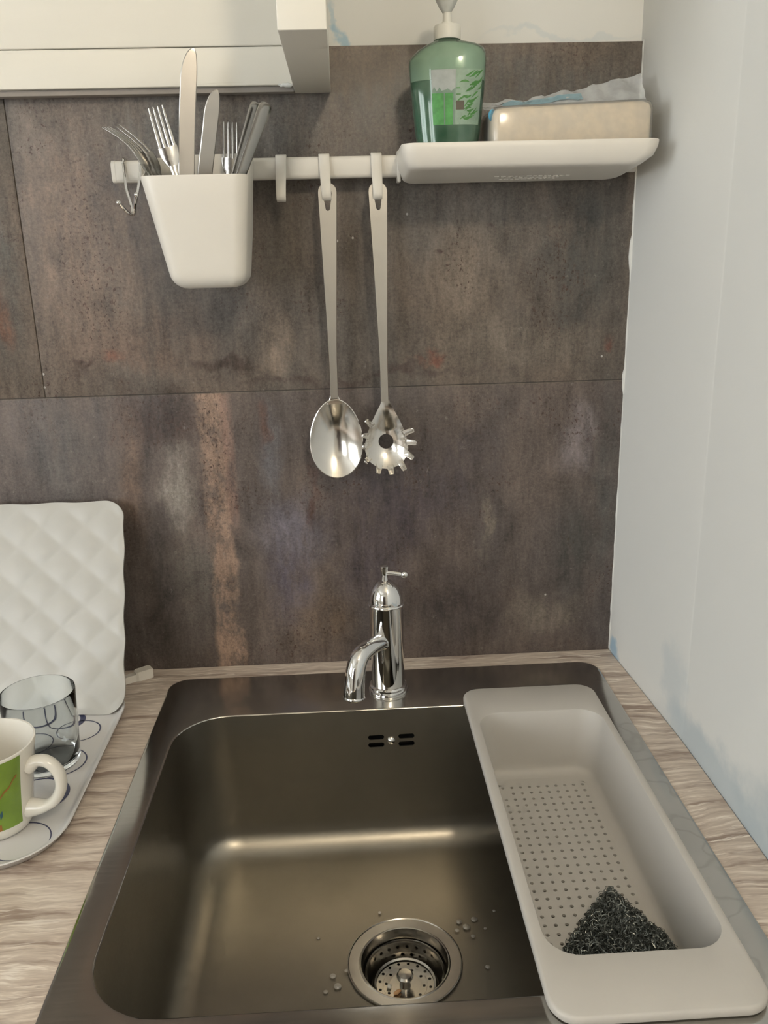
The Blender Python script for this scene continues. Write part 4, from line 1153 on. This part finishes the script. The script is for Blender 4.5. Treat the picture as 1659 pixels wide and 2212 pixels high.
ring(-0.1550, -0.2600, 0.0340, 0.0340, 0.0008, 0.0020, 1.0)
ring(-0.1080, -0.1320, 0.0200, 0.0200, 0.0010, 0.0060, 0.0)
ring(-0.1400, -0.1250, 0.0260, 0.0260, 0.0008, 0.0012, 0.0)
ring(-0.1450, -0.3600, 0.0330, 0.0330, 0.0010, 0.0040, 0.6)
ring(-0.2300, -0.2100, 0.0360, 0.0360, 0.0010, 0.0030, 2.0)
ring(-0.2400, -0.3300, 0.0300, 0.0300, 0.0010, 0.0030, 5.0)

# ------------------------------------------------------------------ embossed tray leaning on the wall
et = thing('embossed_tray', 'white embossed lattice tray leaning upright against the tiles', 'tray', (-0.2, -0.11, 0.004))
LB, LT = Vector((0, -0.1215, 0.0042)), Vector((0, -0.0165, 0.2425))
ld = (LT - LB); LL = ld.length; ld.normalize(); ln_ = Vector((0, -ld.z, ld.y))      # towards the viewer
W2 = 0.160; XC = -0.0405 - W2
def outline(i, n, ins):
    """point on the tray outline; rounded corners, gently waved edge"""
    L = []
    return L
nxg, nyg = 120, 92
vs = []; fs = []
rc = 0.022
def tray_pt(u, v):
    x = (u * 2 - 1) * W2; s = v * LL
    # pull corners in to round them
    hx_, hs = W2, LL / 2; px_, ps_ = x, s - hs
    ax, as_ = abs(px_) - (hx_ - rc), abs(ps_) - (hs - rc)
    if ax > 0 and as_ > 0:
        m = max(ax, as_); l = math.hypot(ax, as_)
        if l > 0: ax, as_ = ax * m / l, as_ * m / l
        px_ = math.copysign(hx_ - rc + ax, px_); ps_ = math.copysign(hs - rc + as_, ps_)
    edge = min(hx_ - abs(px_), hs - abs(ps_))
    wave = 0.0009 * math.sin(ps_ * 2 * PI / 0.056) * math.copysign(1, px_) * max(0, 1 - (hx_ - abs(px_)) / 0.02)
    wave2 = 0.0006 * math.sin(px_ * 2 * PI / 0.060) * math.copysign(1, ps_) * max(0, 1 - (hs - abs(ps_)) / 0.02)
    p1 = (px_ - 0.004) / 0.054 + ps_ / 0.050; p2 = (px_ - 0.004) / 0.054 - ps_ / 0.050
    b = 0.0019 * (abs(math.sin(PI * p1)) * abs(math.sin(PI * p2))) ** 0.7
    n_ = b * min(1, max(0, edge / 0.006)) 
    p = LB + ld * (ps_ + hs + wave2) + ln_ * n_
    return Vector((XC + px_ + wave, p.y, p.z))
for j in range(nyg + 1):
    for i in range(nxg + 1): vs.append(tray_pt(i / nxg, j / nyg))
nv_ = len(vs)
vs += [v - ln_ * 0.0032 for v in vs]
for j in range(nyg):
    for i in range(nxg):
        a = j * (nxg + 1) + i; q = (a, a + 1, a + nxg + 2, a + nxg + 1); fs.append(q); fs.append(tuple(x + nv_ for x in reversed(q)))
bd = [i for i in range(nxg + 1)] + [j * (nxg + 1) + nxg for j in range(1, nyg + 1)] + [nyg * (nxg + 1) + i for i in range(nxg - 1, -1, -1)] + [j * (nxg + 1) for j in range(nyg - 1, 0, -1)]
for i in range(len(bd)):
    a, b = bd[i], bd[(i + 1) % len(bd)]; fs.append((a, b, b + nv_, a + nv_))
mk('panel', vs, fs, M['embossed_tray'], et, angle=50)

# ------------------------------------------------------------------ white plastic bar behind the trays
d0 = Vector((-0.098, -0.0600, 0)); d1 = Vector((-0.0265, -0.0165, 0))
dd = (d1 - d0).normalized(); sd = Vector((dd.y, -dd.x, 0))
bar = thing('plastic_bar', 'short white plastic bar lying behind the trays against the tiles', 'plastic bar', (d0.x, d0.y, 0))
def barsec(p, w, z0, z1): return [p - sd * w + Vector((0, 0, z0)), p + sd * w + Vector((0, 0, z0)), p + sd * w + Vector((0, 0, z1)), p - sd * w + Vector((0, 0, z1))]
MB().loft([barsec(d0, .0045, .0002, .0085), barsec(d0 + dd * .06, .0045, .0002, .0100)], True, True).build('shaft', M['white_plastic'], bar, smooth=False)
mb = MB(); e0 = d0 + dd * .06
mb.loft([barsec(e0 - dd * .002, .0046, .0002, .0118), barsec(e0 + dd * .001, .0062, .0002, .0132), barsec(e0 + dd * .018, .0066, .0002, .0136), barsec(e0 + dd * .0205, .0056, .0002, .0128)], True, True)
mb.build('end_block', M['white_plastic'], bar, angle=25)

# ------------------------------------------------------------------ glass tumbler
gl = (-0.1005, -0.2185)
gz = TZ + 0.0004
prof = [(0.0001, gz), (0.030, gz), (0.0335, gz + 0.0012), (0.0348, gz + 0.004), (0.0362, gz + 0.03), (0.0378, gz + 0.06), (0.0390, gz + 0.0845), (0.0386, gz + 0.0862), (0.0381, gz + 0.0862), (0.0377, gz + 0.0845),
        (0.0365, gz + 0.06), (0.0349, gz + 0.03), (0.0332, gz + 0.010), (0.0305, gz + 0.0070), (0.0001, gz + 0.0060)]
g = MB().lathe(prof, (gl[0], gl[1], 0), 64).build('glass_tumbler', M['clear_glass'], angle=50)
tag(g, 'clear glass tumbler standing on the ring-printed tray', 'glass')

# ------------------------------------------------------------------ mug
mc = (-0.1130, -0.3230); mz = TZ + 0.0004
mug = thing('mug', 'white mug with a green panel standing on the ring-printed tray', 'mug', (mc[0], mc[1], mz))
def mr_(z): 
    u = z / 0.090
    return 0.0325 + 0.0125 * u ** 1.35 if u > 0.08 else 0.0295 + 0.0030 * math.sin(u / 0.08 * PI / 2) + 0.0125 * u ** 1.35
zz = [0.0, 0.003, 0.0072, 0.02, 0.035, 0.05, 0.065, 0.08, 0.089]
prof = [(0.0001, mz + 0.001), (0.026, mz), (0.0285, mz)] + [(mr_(z), mz + z + 0.0005) for z in zz] + [(mr_(0.09) - 0.0008, mz + 0.0905), (mr_(0.09) - 0.0024, mz + 0.0902)] + \
       [(mr_(z) - 0.0032, mz + z) for z in reversed(zz[3:-1])] + [(0.029, mz + 0.008), (0.0001, mz + 0.0065)]
MB().lathe(prof, (mc[0], mc[1], 0), 64).build('cup', M['mug_white'], mug, angle=45)
ha = math.radians(-8)
hd = Vector((math.cos(ha), math.sin(ha), 0))
def hp(r, z): return Vector((mc[0], mc[1], mz)) + hd * r + Vector((0, 0, z))
path = smooth_pts([hp(mr_(0.068) - 0.002, 0.0665), hp(0.050, 0.0725), hp(0.0605, 0.0705), hp(0.0685, 0.0600), hp(0.0690, 0.0450), hp(0.062, 0.0310), hp(0.050, 0.0225), hp(mr_(0.019) - 0.002, 0.0195)], 7)
hn = Vector((-hd.y, hd.x, 0))
loops = []
for i, p in enumerate(path):
    tv = (path[min(i + 1, len(path) - 1)] - path[max(i - 1, 0)]).normalized(); b = hn.cross(tv).normalized()
    u = i / (len(path) - 1); fl = 1 + 0.6 * max(0, 1 - u * 7) + 0.9 * max(0, 1 - (1 - u) * 6)
    loops.append([p + hn * 0.0068 * fl ** .5 * math.cos(2 * PI * q / 14) + b * 0.0054 * fl * math.sin(2 * PI * q / 14) for q in range(14)])
MB().loft(loops, True, True).build('handle', M['mug_white'], mug)
def mug_pt(a, z, off): 
    r = mr_(z) + off; return Vector((mc[0] + r * math.cos(a), mc[1] + r * math.sin(a), mz + z + 0.0005))
def mug_patch(name, a0, a1, zlo, zhi, mat, par, off, n=24, m=8):
    ls = [[mug_pt(a0 + (a1 - a0) * i / n, zlo + (zhi - zlo) * j / m, off) for i in range(n + 1)] for j in range(m + 1)]
    return MB().loft(ls, closed=False).build(name, M[mat], par, angle=80)
gp = mug_patch('green_panel', math.radians(-150), math.radians(-28), 0.012, 0.0875, 'mug_green', mug, 0.0003)
def mug_line(pts, w, mat):
    L0, L1 = [], []
    for a, z in pts:
        L0.append(mug_pt(math.radians(a), z - w, .0006)); L1.append(mug_pt(math.radians(a), z + w, .0006))
    MB().loft([L0, L1], closed=False).build('painted_line', M[mat], gp, angle=80)
mug_line([(-70, 0.046), (-63, 0.049), (-58, 0.050), (-52, 0.055), (-46, 0.0575), (-40, 0.064), (-34, 0.068)], 0.0012, 'mug_orange')
mug_line([(-130, 0.060), (-118, 0.054), (-104, 0.052), (-92, 0.047), (-80, 0.046)], 0.0012, 'mug_orange')
mug_line([(-62, 0.028), (-60, 0.030), (-58, 0.032)], 0.0032, 'mug_blue')
mug_line([(-100, 0.030), (-97, 0.032)], 0.003, 'mug_blue')
mug_patch('orange_base', math.radians(-110), math.radians(-62), 0.012, 0.019, 'mug_orange', gp, 0.0006, 12, 2)
